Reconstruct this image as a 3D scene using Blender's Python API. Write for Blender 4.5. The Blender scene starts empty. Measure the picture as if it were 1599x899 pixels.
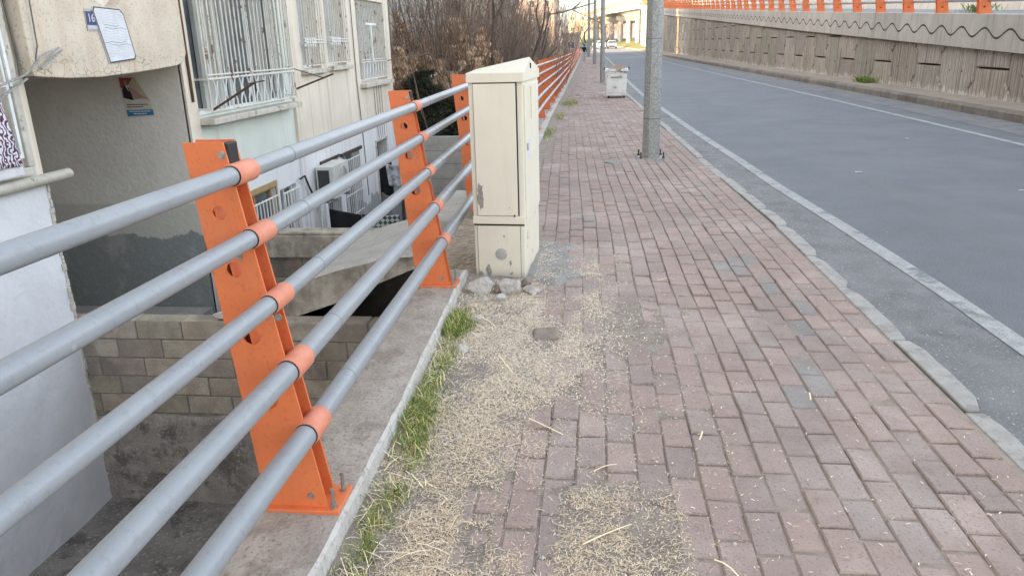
import bpy, bmesh, math, random
import numpy as np
from mathutils import Vector, Matrix, noise
random.seed(7); rng = np.random.default_rng(7)
R = math.radians; PI = math.pi
scn = bpy.context.scene; COL = scn.collection

# ------------------------------------------------------------------ camera, sky, sun, exposure
CAM_H = 1.6
cam_d = bpy.data.cameras.new('camera'); cam = bpy.data.objects.new('camera', cam_d); COL.objects.link(cam)
cam_d.sensor_width = 36; cam_d.lens = 36*1180/1599; cam_d.clip_start = .05; cam_d.clip_end = 3000
ax_y = Vector((130.5, 383.5, -1180)).normalized()
dn_x = 100.5
dn = Vector((dn_x, (-ax_y.x*dn_x - ax_y.z*-1180)/ax_y.y, -1180)).normalized()
ax_z = -dn; ax_x = ax_y.cross(ax_z)
cam.matrix_world = Matrix.Translation((0, 0, CAM_H)) @ Matrix((ax_x, ax_y, ax_z)).to_4x4()
scn.camera = cam

SUN_EL = 13.0; SUN_VEC = Vector((-.93, -.36, 0)).normalized()*math.cos(R(SUN_EL)) + Vector((0, 0, math.sin(R(SUN_EL))))
wd = bpy.data.worlds.new('World'); scn.world = wd; wd.use_nodes = True
nt = wd.node_tree; bgn = nt.nodes['Background']
sky = nt.nodes.new('ShaderNodeTexSky'); sky.sky_type = 'NISHITA'; sky.sun_disc = False
sky.sun_elevation = R(SUN_EL); sky.sun_rotation = math.atan2(SUN_VEC.x, SUN_VEC.y)
sky.air_density = 1.0; sky.dust_density = 3.5; sky.ozone_density = 1.0; sky.altitude = 300
hs = nt.nodes.new('ShaderNodeHueSaturation'); hs.inputs['Saturation'].default_value = .38
nt.links.new(sky.outputs[0], hs.inputs['Color']); nt.links.new(hs.outputs[0], bgn.inputs['Color'])
bgn.inputs['Strength'].default_value = .15
sl = bpy.data.lights.new('sun', 'SUN'); sun = bpy.data.objects.new('sun', sl); COL.objects.link(sun)
sl.energy = 2.2; sl.angle = R(.53); sl.color = (1, .64, .27)
sun.rotation_euler = SUN_VEC.to_track_quat('Z', 'Y').to_euler(); sun.location = (-40, -15, 30)
vs = scn.view_settings; vs.view_transform = 'Standard'; vs.look = 'None'; vs.gamma = 1; vs.use_curve_mapping = False
vs.exposure = 2.7

# ------------------------------------------------------------------ materials
def mat(name, c1, c2=None, scale=3., rough=.85, bump=.15, bscale=40., streak=None, streak_amt=.5, streak_scale=(6, 6, .5),
        speck=None, speck_scale=150., speck_amt=.5, blotch=None, blotch_scale=1.2, blotch_lo=.52, blotch_hi=.62, metal=0., attr=False,
        crack=None, crack_scale=3., crack_w=.02, crack_z=None, zband2=None, spec=.4, detail=6, zband=None):
    m = bpy.data.materials.new(name); m.use_nodes = True; t = m.node_tree; N = t.nodes; L = t.links
    b = N['Principled BSDF']; b.inputs['Roughness'].default_value = rough; b.inputs['Metallic'].default_value = metal
    b.inputs['Specular IOR Level'].default_value = spec
    geo = N.new('ShaderNodeNewGeometry'); pos = geo.outputs['Position']
    def nz(sc, det=5, vec=None, ro=.6):
        n = N.new('ShaderNodeTexNoise'); n.inputs['Scale'].default_value = sc; n.inputs['Detail'].default_value = det
        n.inputs['Roughness'].default_value = ro; L.new(vec or pos, n.inputs['Vector']); return n.outputs['Fac']
    def ramp(f, lo, hi):
        r = N.new('ShaderNodeMapRange'); r.inputs['From Min'].default_value = lo; r.inputs['From Max'].default_value = hi
        r.interpolation_type = 'SMOOTHSTEP'; L.new(f, r.inputs['Value']); return r.outputs[0]
    def mixc(f, a, bcol, mode='MIX'):
        x = N.new('ShaderNodeMix'); x.data_type = 'RGBA'; x.blend_type = mode
        if isinstance(f, (int, float)): x.inputs[0].default_value = f
        else: L.new(f, x.inputs[0])
        for i, q in ((6, a), (7, bcol)):
            if isinstance(q, (tuple, list)): x.inputs[i].default_value = (*q[:3], 1)
            else: L.new(q, x.inputs[i])
        return x.outputs[2]
    def mul(f, k):
        x = N.new('ShaderNodeMath'); x.operation = 'MULTIPLY'; L.new(f, x.inputs[0])
        if isinstance(k, (int, float)): x.inputs[1].default_value = k
        else: L.new(k, x.inputs[1])
        return x.outputs[0]
    c2 = c2 or tuple(v*.8 for v in c1)
    c = mixc(ramp(nz(scale, detail), .3, .7), c1, c2)
    for zband in [q for q in (zband, zband2) if q]:
        sx = N.new('ShaderNodeSeparateXYZ'); L.new(pos, sx.inputs[0])
        ad = N.new('ShaderNodeMath'); ad.operation = 'ADD'; L.new(sx.outputs[2], ad.inputs[0]); L.new(mul(nz(2.2, 6), zband[3]), ad.inputs[1])
        f = ramp(ad.outputs[0], zband[0]+zband[3]*.5-zband[2], zband[0]+zband[3]*.5+zband[2])
        c = mixc(f, zband[1], c)
    if blotch: c = mixc(mul(ramp(nz(blotch_scale, 8, None, .65), blotch_lo, blotch_hi), blotch[3] if len(blotch) > 3 else 1), c, blotch)
    if streak:
        mp = N.new('ShaderNodeMapping'); mp.inputs['Scale'].default_value = streak_scale; L.new(pos, mp.inputs['Vector'])
        c = mixc(mul(ramp(nz(1, 5, mp.outputs[0]), .48, .75), streak_amt), c, streak)
    if speck: c = mixc(mul(ramp(nz(speck_scale, 2), .56, .68), speck_amt), c, speck)
    if crack:
        v = N.new('ShaderNodeTexVoronoi'); v.feature = 'DISTANCE_TO_EDGE'; v.inputs['Scale'].default_value = crack_scale
        wv = N.new('ShaderNodeMix'); wv.data_type = 'VECTOR'; wv.inputs[0].default_value = .12
        nn = N.new('ShaderNodeTexNoise'); nn.inputs['Scale'].default_value = 4; L.new(pos, nn.inputs['Vector'])
        L.new(pos, wv.inputs[4]); L.new(nn.outputs['Color'], wv.inputs[5]); L.new(wv.outputs[1], v.inputs['Vector'])
        msk = ramp(nz(1.1, 3), .5, .6)
        if crack_z:
            s3 = N.new('ShaderNodeSeparateXYZ'); L.new(pos, s3.inputs[0]); msk = ramp(s3.outputs[2], crack_z+.09, crack_z-.03)
        inv = N.new('ShaderNodeMath'); inv.operation = 'SUBTRACT'; inv.inputs[0].default_value = 1; L.new(ramp(v.outputs['Distance'], 0, crack_w), inv.inputs[1])
        c = mixc(mul(inv.outputs[0], msk), c, crack)
    if attr:
        a = N.new('ShaderNodeAttribute'); a.attribute_name = 'tint'; c = mixc(1., c, a.outputs['Color'], 'MULTIPLY')
    L.new(c, b.inputs['Base Color'])
    if bump:
        bp = N.new('ShaderNodeBump'); bp.inputs['Strength'].default_value = bump; bp.inputs['Distance'].default_value = .02
        L.new(nz(bscale, 6), bp.inputs['Height']); L.new(bp.outputs[0], b.inputs['Normal'])
    m['c'] = 1
    return m

M = {}
M['orange'] = mat('orange_paint', (.72, .19, .066), (.65, .17, .058), 5, .5, .06, 90, speck=(.42, .11, .05), speck_scale=60, speck_amt=.35, blotch=(.72, .26, .13, .4), blotch_scale=5, blotch_lo=.5, blotch_hi=.72, streak=(.5, .14, .06), streak_amt=.22, streak_scale=(30, 30, 2.5))
M['salmon'] = mat('salmon_collar', (.70, .27, .17), (.62, .22, .135), 14, .55, .06, 120, speck=(.45, .15, .09), speck_scale=160, speck_amt=.4)
M['rail'] = mat('grey_rail_paint', (.355, .375, .405), (.315, .335, .365), 8, .36, .03, 150, speck=(.2, .2, .2), speck_scale=45, speck_amt=.35, blotch=(.22, .23, .24, .5), blotch_scale=22, blotch_lo=.69, blotch_hi=.68)
M['black'] = mat('black_rubber', (.015, .015, .016), (.02, .02, .02), 5, .6, 0)
M['steel'] = mat('bolt_steel', (.42, .41, .39), (.3, .29, .27), 60, .4, .1, 200, metal=.7)
M['beam'] = mat('plinth_concrete', (.47, .415, .37), (.36, .315, .275), 7, .92, 1., 38, speck=(.2, .18, .16), speck_scale=60, speck_amt=.7, blotch=(.29, .245, .21, .8), blotch_scale=4.5)
M['beam_edge'] = mat('kerb_concrete', (.58, .55, .51), (.46, .43, .395), 9, .9, .35, 80, speck=(.2, .19, .17), speck_scale=35, speck_amt=.5)
M['cream'] = mat('cabinet_cream', (.77, .71, .585), (.73, .67, .545), 4, .5, .03, 60, streak=(.55, .48, .36), streak_amt=.18, streak_scale=(14, 14, 1.5))
M['cream_worn'] = mat('cabinet_cream_worn', (.77, .71, .585), (.71, .645, .52), 4, .55, .05, 60, blotch=(.24, .21, .18, .9), blotch_scale=9, blotch_lo=.63, blotch_hi=.655, zband=(.03, (.42, .37, .31), .05, .12), streak=(.5, .44, .34), streak_amt=.25, streak_scale=(14, 14, 1.5))
M['cab_scuff'] = mat('bare_scuff', (.26, .23, .2), (.36, .33, .28), 40, .9, .3, 90)
M['cab_gap'] = mat('dark_gap', (.03, .027, .022), (.04, .035, .03), 5, .9, 0)
M['ventgrey'] = mat('vent_plastic', (.45, .44, .42), (.38, .37, .35), 30, .6, .1)
M['yellow'] = mat('faded_sticker', (.5, .42, .12), (.6, .55, .38), 60, .7, 0)
M['brick'] = mat('paver', (.385, .302, .266), (.335, .262, .232), 9, .93, .55, 130, speck=(.17, .13, .12), speck_scale=85, speck_amt=.5, attr=True, blotch=(.45, .375, .335, .85), blotch_scale=1.3, blotch_lo=.45, blotch_hi=.65, streak=(.25, .205, .185), streak_amt=.55, streak_scale=(1.3, .75, 1))
M['bed'] = mat('joint_sand', (.28, .23, .19), (.38, .315, .26), 14, 1, .6, 120, speck=(.4, .35, .28), speck_scale=60, speck_amt=.35)
M['dirt'] = mat('earth', (.385, .325, .275), (.27, .225, .19), 9, 1, .9, 110, speck=(.58, .52, .43), speck_scale=130, speck_amt=.65, blotch=(.43, .375, .315, .6), blotch_scale=5)
M['cement'] = mat('cement_skirt', (.33, .315, .30), (.24, .225, .21), 9, .95, .7, 60, speck=(.45, .42, .38), speck_scale=90, speck_amt=.4)
M['straw'] = mat('straw', (.96, .87, .73), (.88, .77, .61), 30, .85, 0, attr=True, spec=.2)
M['grass'] = mat('grass_green', (.115, .20, .035), (.19, .235, .055), 20, .7, 0, attr=True)
M['rock'] = mat('pale_rubble', (.64, .60, .55), (.47, .43, .39), 22, .95, .8, 60, speck=(.2, .18, .16), speck_scale=70, speck_amt=.5)
M['rockdark'] = mat('brown_rubble', (.33, .27, .225), (.25, .21, .18), 22, .95, .8, 60, speck=(.14, .12, .1), speck_scale=90, speck_amt=.5)
M['asphalt'] = mat('asphalt', (.195, .207, .225), (.16, .171, .186), .8, .85, .8, 140, speck=(.33, .33, .33), speck_scale=110, speck_amt=.6, streak=(.19, .197, .205), streak_amt=.6, streak_scale=(1.6, .06, 1), blotch=(.15, .157, .17, .35), blotch_scale=.45)
M['asphalt_edge'] = mat('asphalt_dusty', (.235, .235, .236), (.175, .176, .178), 3, .92, .6, 160, speck=(.42, .4, .38), speck_scale=95, speck_amt=.6, blotch=(.145, .147, .15, .8), blotch_scale=1.1)
M['paint'] = mat('road_paint', (.43, .43, .42), (.31, .31, .31), 9, .8, .3, 180, speck=(.15, .155, .16), speck_scale=90, speck_amt=.85, blotch=(.17, .175, .18, .9), blotch_scale=5, blotch_lo=.53, blotch_hi=.66)
M['kerb'] = mat('kerb_stone', (.42, .40, .375), (.33, .315, .295), 8, .92, .4, 90, speck=(.2, .19, .17), speck_scale=60, speck_amt=.4, blotch=(.2, .185, .165, .5), blotch_scale=6)
M['kerb_r'] = mat('kerb_brownish', (.25, .213, .178), (.185, .158, .133), 2, .95, .4, 60, streak=(.15, .12, .1), streak_amt=.6, streak_scale=(3, 3, .8), attr=True)
M['dust'] = mat('dusty_strip', (.38, .32, .26), (.29, .245, .2), 3, 1, .5, 60, speck=(.2, .17, .14), speck_scale=40, speck_amt=.4)
M['galv'] = mat('galvanised', (.31, .31, .295), (.23, .235, .23), 60, .5, .08, 60, metal=.3, blotch=(.40, .40, .375, .8), blotch_scale=34, blotch_lo=.47, blotch_hi=.56, streak=(.24, .235, .22), streak_amt=.4, streak_scale=(20, 20, .6))
M['panel'] = mat('panel_concrete', (.45, .395, .335), (.37, .32, .265), 1.3, .95, .35, 30, zband=(.2, (.62, .58, .52), .08, .75), streak=(.17, .135, .105), streak_amt=.85, streak_scale=(8, 8, .3), blotch=(.48, .43, .37, .7), blotch_scale=1.8, blotch_lo=.58, blotch_hi=.7, attr=True)
M['parapet'] = mat('parapet_concrete', (.47, .43, .375), (.40, .365, .315), 1.5, .9, .2, 40, streak=(.2, .17, .14), streak_amt=.7, streak_scale=(9, 9, .4), attr=True)
M['joint'] = mat('dark_joint', (.07, .055, .045), (.05, .04, .035), 4, 1, 0)
M['block'] = mat('cinder_block', (.45, .385, .31), (.32, .27, .22), 6, 1, .8, 90, speck=(.1, .085, .07), speck_scale=110, speck_amt=.5, attr=True, blotch=(.2, .175, .15, .7), blotch_scale=1.6)
M['mortar'] = mat('mortar', (.16, .138, .115), (.26, .228, .195), 12, 1, .5, 90)
M['render'] = mat('rough_render', (.34, .30, .26), (.22, .19, .165), 5, 1, 1.6, 18, speck=(.5, .46, .4), speck_scale=45, speck_amt=.5, blotch=(.13, .11, .095, .85), blotch_scale=3.5)
M['pit'] = mat('blotchy_floor', (.24, .215, .19), (.15, .133, .117), 2.6, .9, 1.2, 22, speck=(.42, .39, .35), speck_scale=30, speck_amt=.6, blotch=(.09, .08, .07, .8), blotch_scale=2.2)  # grey-brown concrete with darker blotches
M['slab'] = mat('broken_slab', (.50, .47, .43), (.39, .365, .33), 4, .95, .7, 45, speck=(.18, .16, .13), speck_scale=40, speck_amt=.4)
M['slabside'] = mat('weathered_slab_side', (.52, .465, .385), (.30, .255, .20), 6, 1, .9, 30, streak=(.17, .14, .11), streak_amt=.75, streak_scale=(9, 9, 1.5))
M['white'] = mat('white_plaster', (.74, .745, .76), (.67, .675, .69), 2.5, .9, .8, 6, streak=(.6, .6, .61), streak_amt=.3, streak_scale=(2, 2, .6))
M['rough_edge'] = mat('rough_edge_plaster', (.62, .58, .51), (.5, .46, .4), 18, 1, .8, 50)
M['creamwall'] = mat('cream_wall', (.76, .675, .565), (.68, .60, .495), 1.6, .92, .2, 25, streak=(.44, .37, .29), streak_amt=.75, streak_scale=(7, 7, .22), zband=(-.1, (.72, .72, .725), .25, .8), zband2=(-1.75, (.36, .38, .40), .03, 1.1))
M['greenwall'] = mat('pale_green_wall', (.68, .715, .645), (.61, .645, .575), 1.6, .92, .15, 25, streak=(.38, .37, .3), streak_amt=.35, streak_scale=(4, 4, .22), zband=(-.15, (.72, .725, .725), .2, .5))
M['canopy'] = mat('cracked_beam', (.67, .585, .475), (.57, .49, .39), 3, .95, .4, 40, crack=(.3, .235, .18), crack_scale=9, crack_w=.035, crack_z=1.56, streak=(.5, .34, .22), streak_amt=.4, streak_scale=(5, 5, .6), speck=(.2, .16, .12), speck_scale=35, speck_amt=.4)
M['recess'] = mat('recess_wall', (.74, .695, .63), (.67, .625, .565), 1.5, .9, .5, 16, zband=(-.30, (.56, .54, .475), .02, .02), zband2=(-.72, (.26, .275, .265), .012, .5), blotch=(.6, .55, .48, .3), blotch_scale=1.3, speck=(.5, .48, .44), speck_scale=12, speck_amt=.2)
M['trim'] = mat('stone_trim', (.60, .56, .49), (.48, .44, .38), 7, .95, .4, 60, blotch=(.2, .16, .12, .7), blotch_scale=8, blotch_lo=.56, blotch_hi=.64)
M['grille'] = mat('old_white_iron', (.70, .68, .62), (.56, .53, .47), 6, .6, .1, 80, blotch=(.20, .09, .04, 1.), blotch_scale=5.5, blotch_lo=.57, blotch_hi=.63)
M['whitegrille'] = mat('white_iron', (.80, .80, .78), (.68, .68, .66), 6, .6, .1, 80, blotch=(.25, .15, .09, .8), blotch_scale=7, blotch_lo=.62, blotch_hi=.67)
M['rust'] = mat('rusty_bracket', (.06, .04, .03), (.13, .07, .04), 20, .9, .3, 90)
M['glass'] = mat('window_glass', (.05, .06, .066), (.15, .165, .17), 1.8, .12, .02, 4, spec=.6)
M['blind'] = mat('faded_blind', (.52, .52, .49), (.42, .42, .39), 2.5, .8, .1, 12, streak=(.22, .21, .18), streak_amt=.8, streak_scale=(9, 9, .3))
M['tan'] = mat('tan_wood', (.42, .30, .14), (.35, .24, .11), 12, .7, .2, 50)
M['door'] = mat('dark_wood_door', (.065, .045, .035), (.045, .032, .025), 8, .5, .2, 40)
M['cable'] = mat('cable_grey', (.12, .115, .105), (.17, .16, .15), 10, .7, 0)
M['pvc'] = mat('old_pipe', (.50, .47, .40), (.4, .37, .31), 14, .6, .15, 60, blotch=(.14, .12, .1, .8), blotch_scale=9, blotch_lo=.6, blotch_hi=.65)
M['acwhite'] = mat('ac_casing', (.60, .60, .56), (.52, .52, .48), 5, .5, .05, 50, streak=(.35, .31, .25), streak_amt=.4, streak_scale=(8, 8, 1))
M['acdark'] = mat('ac_grille_dark', (.035, .035, .035), (.05, .05, .05), 60, .6, .3, 200)
M['cl_black'] = mat('black_cloth', (.012, .013, .016), (.018, .019, .023), 8, .9, .2, 200)
M['cl_navy'] = mat('navy_cloth', (.02, .027, .045), (.035, .045, .07), 10, .9, .3, 200)
M['cl_white'] = mat('white_cloth', (.72, .72, .72), (.62, .62, .63), 8, .9, .2, 60)
M['paper'] = mat('white_board', (.68, .69, .72), (.6, .61, .65), 12, .6, .05, 40)
M['ink'] = mat('dark_ink', (.07, .075, .09), (.1, .1, .12), 10, .8, 0)
M['ink_faint'] = mat('faded_ink', (.46, .47, .50), (.56, .57, .6), 30, .8, 0)
M['blue'] = mat('blue_enamel', (.02, .03, .13), (.025, .035, .15), 5, .4, 0)
M['p_paper'] = mat('poster_paper', (.62, .58, .50), (.55, .5, .43), 10, .8, 0)
M['p_red'] = mat('poster_red', (.28, .045, .05), (.32, .07, .07), 10, .8, 0)
M['p_pink'] = mat('poster_pink', (.38, .22, .19), (.42, .27, .23), 10, .8, 0)
M['p_blue'] = mat('poster_blue', (.03, .17, .33), (.04, .2, .37), 10, .8, 0)
M['p_back'] = mat('poster_back', (.50, .43, .32), (.42, .35, .26), 10, .8, 0)
M['skin'] = mat('skin', (.33, .2, .14), (.3, .18, .13), 10, .6, 0)
M['bark'] = mat('dark_bark', (.13, .10, .083), (.08, .063, .053), 20, .95, .5, 60)
M['twig'] = mat('grey_twig', (.36, .28, .22), (.22, .165, .13), 1.2, .95, 0)
M['paletwig'] = mat('pale_shoot', (.52, .44, .37), (.38, .32, .265), 1.5, .95, 0)
M['browntwig'] = mat('brown_twig', (.24, .165, .12), (.13, .092, .07), 1.5, .95, 0)
M['dryleaf'] = mat('dry_leaf', (.60, .46, .335), (.46, .34, .24), 3, .9, 0, attr=True)
M['needle'] = mat('dark_evergreen', (.07, .08, .05), (.045, .052, .034), 4, .9, 0, attr=True)
M['ground'] = mat('bare_ground', (.17, .135, .10), (.11, .09, .065), 2, 1, .4, 20, blotch=(.13, .14, .06, .6), blotch_scale=.8)
M['verge'] = mat('verge_grass', (.10, .12, .035), (.15, .15, .055), 1, 1, .5, 20)
M['b_white'] = mat('white_house_wall', (.60, .57, .51), (.52, .49, .43), .8, .95, .1, 20, streak=(.4, .36, .3), streak_amt=.4, streak_scale=(2, 2, .2))
M['b_pink'] = mat('pinkish_wall', (.56, .43, .36), (.50, .385, .32), .5, .95, .1, 20, streak=(.4, .3, .25), streak_amt=.4, streak_scale=(1, 1, .15))
M['b_yellow'] = mat('cream_block_wall', (.58, .49, .36), (.5, .42, .31), .5, .95, .1, 20)
M['b_grey'] = mat('grey_block_wall', (.42, .40, .385), (.36, .345, .33), .5, .95, .1, 20)
M['tile'] = mat('roof_tile', (.30, .12, .075), (.24, .1, .065), 3, .9, .3, 20)
M['dumpw'] = mat('dumpster_white', (.78, .77, .74), (.66, .645, .61), 5, .6, .15, 40, blotch=(.22, .15, .11, .9), blotch_scale=5, blotch_lo=.58, blotch_hi=.64)
M['cardboard'] = mat('cardboard', (.37, .26, .19), (.3, .21, .15), 4, .9, .2, 30)
M['carw'] = mat('car_white', (.72, .72, .72), (.7, .7, .7), 2, .25, 0, spec=.6)
M['cargrey'] = mat('car_silver', (.42, .44, .46), (.4, .42, .44), 2, .25, 0, spec=.6)
M['lamp'] = mat('headlight', (.8, .8, .78), (.75, .75, .72), 2, .1, 0)
M['van'] = mat('pale_blue_panel', (.42, .50, .54), (.38, .46, .5), 2, .5, 0)
M['hill'] = mat('distant_hill', (.27, .245, .24), (.22, .2, .195), .01, 1, 0)
# ------------------------------------------------------------------ mesh helpers
class MB:
    def __init__(s): s.v = []; s.f = []; s.m = []; s.t = []
    def add(s, vs, fs, mi=0, tint=None):
        o = len(s.v); s.v.extend([tuple(p) for p in vs])
        for f in fs: s.f.append([i+o for i in f]); s.m.append(mi); s.t.append(tint)
    def box(s, x0, x1, y0, y1, z0, z1, mi=0, tint=None):
        vs = [(x, y, z) for z in (z0, z1) for y in (y0, y1) for x in (x0, x1)]
        s.add(vs, [(0, 2, 3, 1), (4, 5, 7, 6), (0, 1, 5, 4), (2, 6, 7, 3), (0, 4, 6, 2), (1, 3, 7, 5)], mi, tint)
    def quad(s, a, b, c, d, mi=0, tint=None): s.add([a, b, c, d], [(0, 1, 2, 3)], mi, tint)
    def prism(s, poly, a0, a1, axis='x', mi=0, tint=None):
        # poly in the two other axes (in xyz order)
        def p(u, v, a): return {'x': (a, u, v), 'y': (u, a, v), 'z': (u, v, a)}[axis]
        n = len(poly); vs = [p(u, v, a0) for u, v in poly]+[p(u, v, a1) for u, v in poly]
        fs = [tuple(range(n)), tuple(range(2*n-1, n-1, -1))]+[(i, i+n, (i+1) % n+n, (i+1) % n) for i in range(n)]
        s.add(vs, fs, mi, tint)
    def tube(s, pts, rad, sides=8, mi=0, cap=True, tint=None):
        pts = [Vector(p) for p in pts]; n = len(pts)
        if not isinstance(rad, (list, tuple)): rad = [rad]*n
        vs = []; up = None
        for i, p in enumerate(pts):
            d = (pts[min(i+1, n-1)]-pts[max(i-1, 0)])
            if d.length < 1e-9: d = Vector((0, 0, 1))
            d.normalize()
            if up is None:
                up = Vector((0, 0, 1)) if abs(d.z) < .9 else Vector((1, 0, 0))
            a = d.cross(up)
            if a.length < 1e-4: a = d.cross(Vector((1, .3, 0)))
            a.normalize(); b = a.cross(d); up = b
            for k in range(sides):
                q = 2*PI*(k+.5)/sides; vs.append(p+(a*math.cos(q)+b*math.sin(q))*rad[i])
        fs = [(i*sides+k, i*sides+(k+1) % sides, (i+1)*sides+(k+1) % sides, (i+1)*sides+k) for i in range(n-1) for k in range(sides)]
        if cap and sides > 3: fs += [tuple(range(sides-1, -1, -1)), tuple(range((n-1)*sides, n*sides))]
        s.add(vs, fs, mi, tint)
    def build(s, name, mats, parent=None, smooth=False, bevel=0, seg=2, angle=None):
        me = bpy.data.meshes.new(name); me.from_pydata(s.v, [], s.f); me.validate(verbose=False)
        if not isinstance(mats, (list, tuple)): mats = [mats]
        for m in mats: me.materials.append(M[m])
        if len(mats) > 1 and len(me.polygons) == len(s.m): me.polygons.foreach_set('material_index', s.m)
        if any(t is not None for t in s.t) or any(m_ in ATTR for m_ in mats):
            ca = me.color_attributes.new('tint', 'FLOAT_COLOR', 'CORNER')
            arr = np.ones((len(me.loops), 4), np.float32); li = 0
            if len(me.polygons) == len(s.t):
                for p, t in zip(me.polygons, s.t):
                    if t is not None: arr[p.loop_start:p.loop_start+p.loop_total, :3] = t
            ca.data.foreach_set('color', arr.ravel())
        if smooth: me.polygons.foreach_set('use_smooth', [True]*len(me.polygons))
        o = bpy.data.objects.new(name, me); COL.objects.link(o)
        bm = bmesh.new(); bm.from_mesh(me); bmesh.ops.recalc_face_normals(bm, faces=bm.faces); bm.to_mesh(me); bm.free()
        if bevel:
            md = o.modifiers.new('bevel', 'BEVEL'); md.width = bevel; md.segments = seg; md.limit_method = 'ANGLE'; md.angle_limit = R(35)
        if smooth and angle:
            me.set_sharp_from_angle(angle=R(angle))
        if parent: o.parent = parent; o.matrix_parent_inverse = Matrix.Identity(4)
        return o
ATTR = {'brick', 'straw', 'grass', 'kerb_r', 'panel', 'parapet', 'block', 'dryleaf', 'needle'}
def tag(o, label=None, cat=None, group=None, kind=None):
    if label: o['label'] = label
    if cat: o['category'] = cat
    if group: o['group'] = group
    if kind: o['kind'] = kind
    return o
def thing(name, label, cat, loc=(0, 0, 0), rz=0, group=None):
    o = bpy.data.objects.new(name, None); COL.objects.link(o); o.location = loc; o.rotation_euler = (0, 0, rz); o.empty_display_size = .2
    return tag(o, label, cat, group)
def copy_tree(o, parent=None):
    c = o.copy(); COL.objects.link(c)
    if parent: c.parent = parent
    for ch in list(o.children): copy_tree(ch, c)
    return c
def struct(o): o['kind'] = 'structure'; return o
def lerp_tab(tab):
    xs = [a for a, b in tab]; ys = [b for a, b in tab]
    return lambda y: float(np.interp(y, xs, ys))
def fbm(x, y, sc, oct=4, seed=0.):
    v = 0; a = 1; tot = 0
    for i in range(oct):
        v += a*noise.noise((x*sc+seed, y*sc-seed*.7, seed*1.3+i*7.1)); tot += a; a *= .5; sc *= 2.03
    return v/tot
def plate_with_holes(outer, holes, t0, t1, axis='y', seg=14):
    """polygon (u,v) with round holes, extruded along axis"""
    bm = bmesh.new(); edges = []
    def loop(pts):
        vs = [bm.verts.new((u, 0, v)) for u, v in pts]
        for i in range(len(vs)): edges.append(bm.edges.new((vs[i], vs[(i+1) % len(vs)])))
    loop(outer)
    for (cu, cv, r) in holes: loop([(cu+r*math.cos(2*PI*k/seg), cv+r*math.sin(2*PI*k/seg)) for k in range(seg)])
    bmesh.ops.triangle_fill(bm, use_beauty=True, edges=edges, normal=(0, 1, 0))
    ext = bmesh.ops.extrude_face_region(bm, geom=bm.faces[:])
    top = {v for v in ext['geom'] if isinstance(v, bmesh.types.BMVert)}
    for v in bm.verts: v.co.y = t1 if v in top else t0
    bm.verts.ensure_lookup_table(); bm.verts.index_update()
    vs = [tuple(v.co) for v in bm.verts]; fs = [[v.index for v in f.verts] for f in bm.faces]; bm.free()
    if axis == 'x': vs = [(y, x, z) for x, y, z in vs]
    return vs, fs
def strip(mb, fa, fb, ys, z, mi=0, tint=None):
    for y0, y1 in zip(ys[:-1], ys[1:]):
        mb.quad((fa(y0), y0, z(y0)), (fb(y0), y0, z(y0)), (fb(y1), y1, z(y1)), (fa(y1), y1, z(y1)), mi, tint)

# street alignment as functions of the distance along the pavement
kerb_in = lerp_tab([(-12, 1.64), (3, 1.62), (7, 1.58), (10.8, 1.43), (15, 1.29), (19.4, 1.13), (23, .98), (33, .74), (61, .5), (100, .25), (160, -.8), (230, -9), (330, -40)])
l_line = lerp_tab([(-12, 2.4), (4.2, 2.35), (6, 2.31), (8.8, 2.12), (11.4, 2.03), (13.8, 1.9), (19.7, 1.69), (26, 1.5), (34, 1.41), (60, 1.36), (82, 1.24), (160, -.1), (230, -8.3), (330, -39.3)])
r_line = lerp_tab([(-12, 6.5), (12, 6.43), (22, 6.36), (29, 6.22), (43, 5.88), (60, 5.6), (87, 5.34), (107, 5.05), (160, 3.9), (230, -3), (330, -33)])
r_kerb = lerp_tab([(-12, 7.9), (15, 7.86), (27, 7.8), (50, 7.5), (84, 7.15), (116, 6.8), (160, 5.2), (230, -1.5), (330, -31)])
beam_out = lerp_tab([(-12, -.82), (2, -.83), (3, -.84), (4.3, -.875), (5.2, -.9), (7.5, -.92), (13, -.9), (18, -.99), (25, -1.02), (35, -1.1), (62, -1.32), (100, -1.75), (120, -2.2)])
fence_x = lerp_tab([(-12, -1.0), (-2.8, -.95), (2.15, -.9), (4.66, -.94), (7.1, -.995), (12, -1.0), (16.1, -1.06), (26, -1.11), (35, -1.2), (58, -1.45), (100, -1.95)])
wall_x = lerp_tab([(-20, 9.05), (60, 9.0), (85, 8.9), (116, 8.6), (150, 8.1)])
wall_b = lerp_tab([(-20, -.35), (0, .43), (17.75, 1.13), (36.4, 1.85), (105, 4.7), (150, 7.2)])
rise = lambda y: 0.0 if y < 85 else (y-85)*.006
YS = [-12, -6, 0, 3, 5, 7, 9, 11, 13, 15, 17, 19.5, 23, 26, 30, 34, 40, 48, 56, 64, 74, 84, 95, 106, 116, 130, 145, 160, 175, 190, 205, 230, 280, 330]
fsc = lambda y: 1.0 if y < 8 else 1-.0047*min(y, 70)   # the pavement falls gently, so the far fence sits lower
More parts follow.
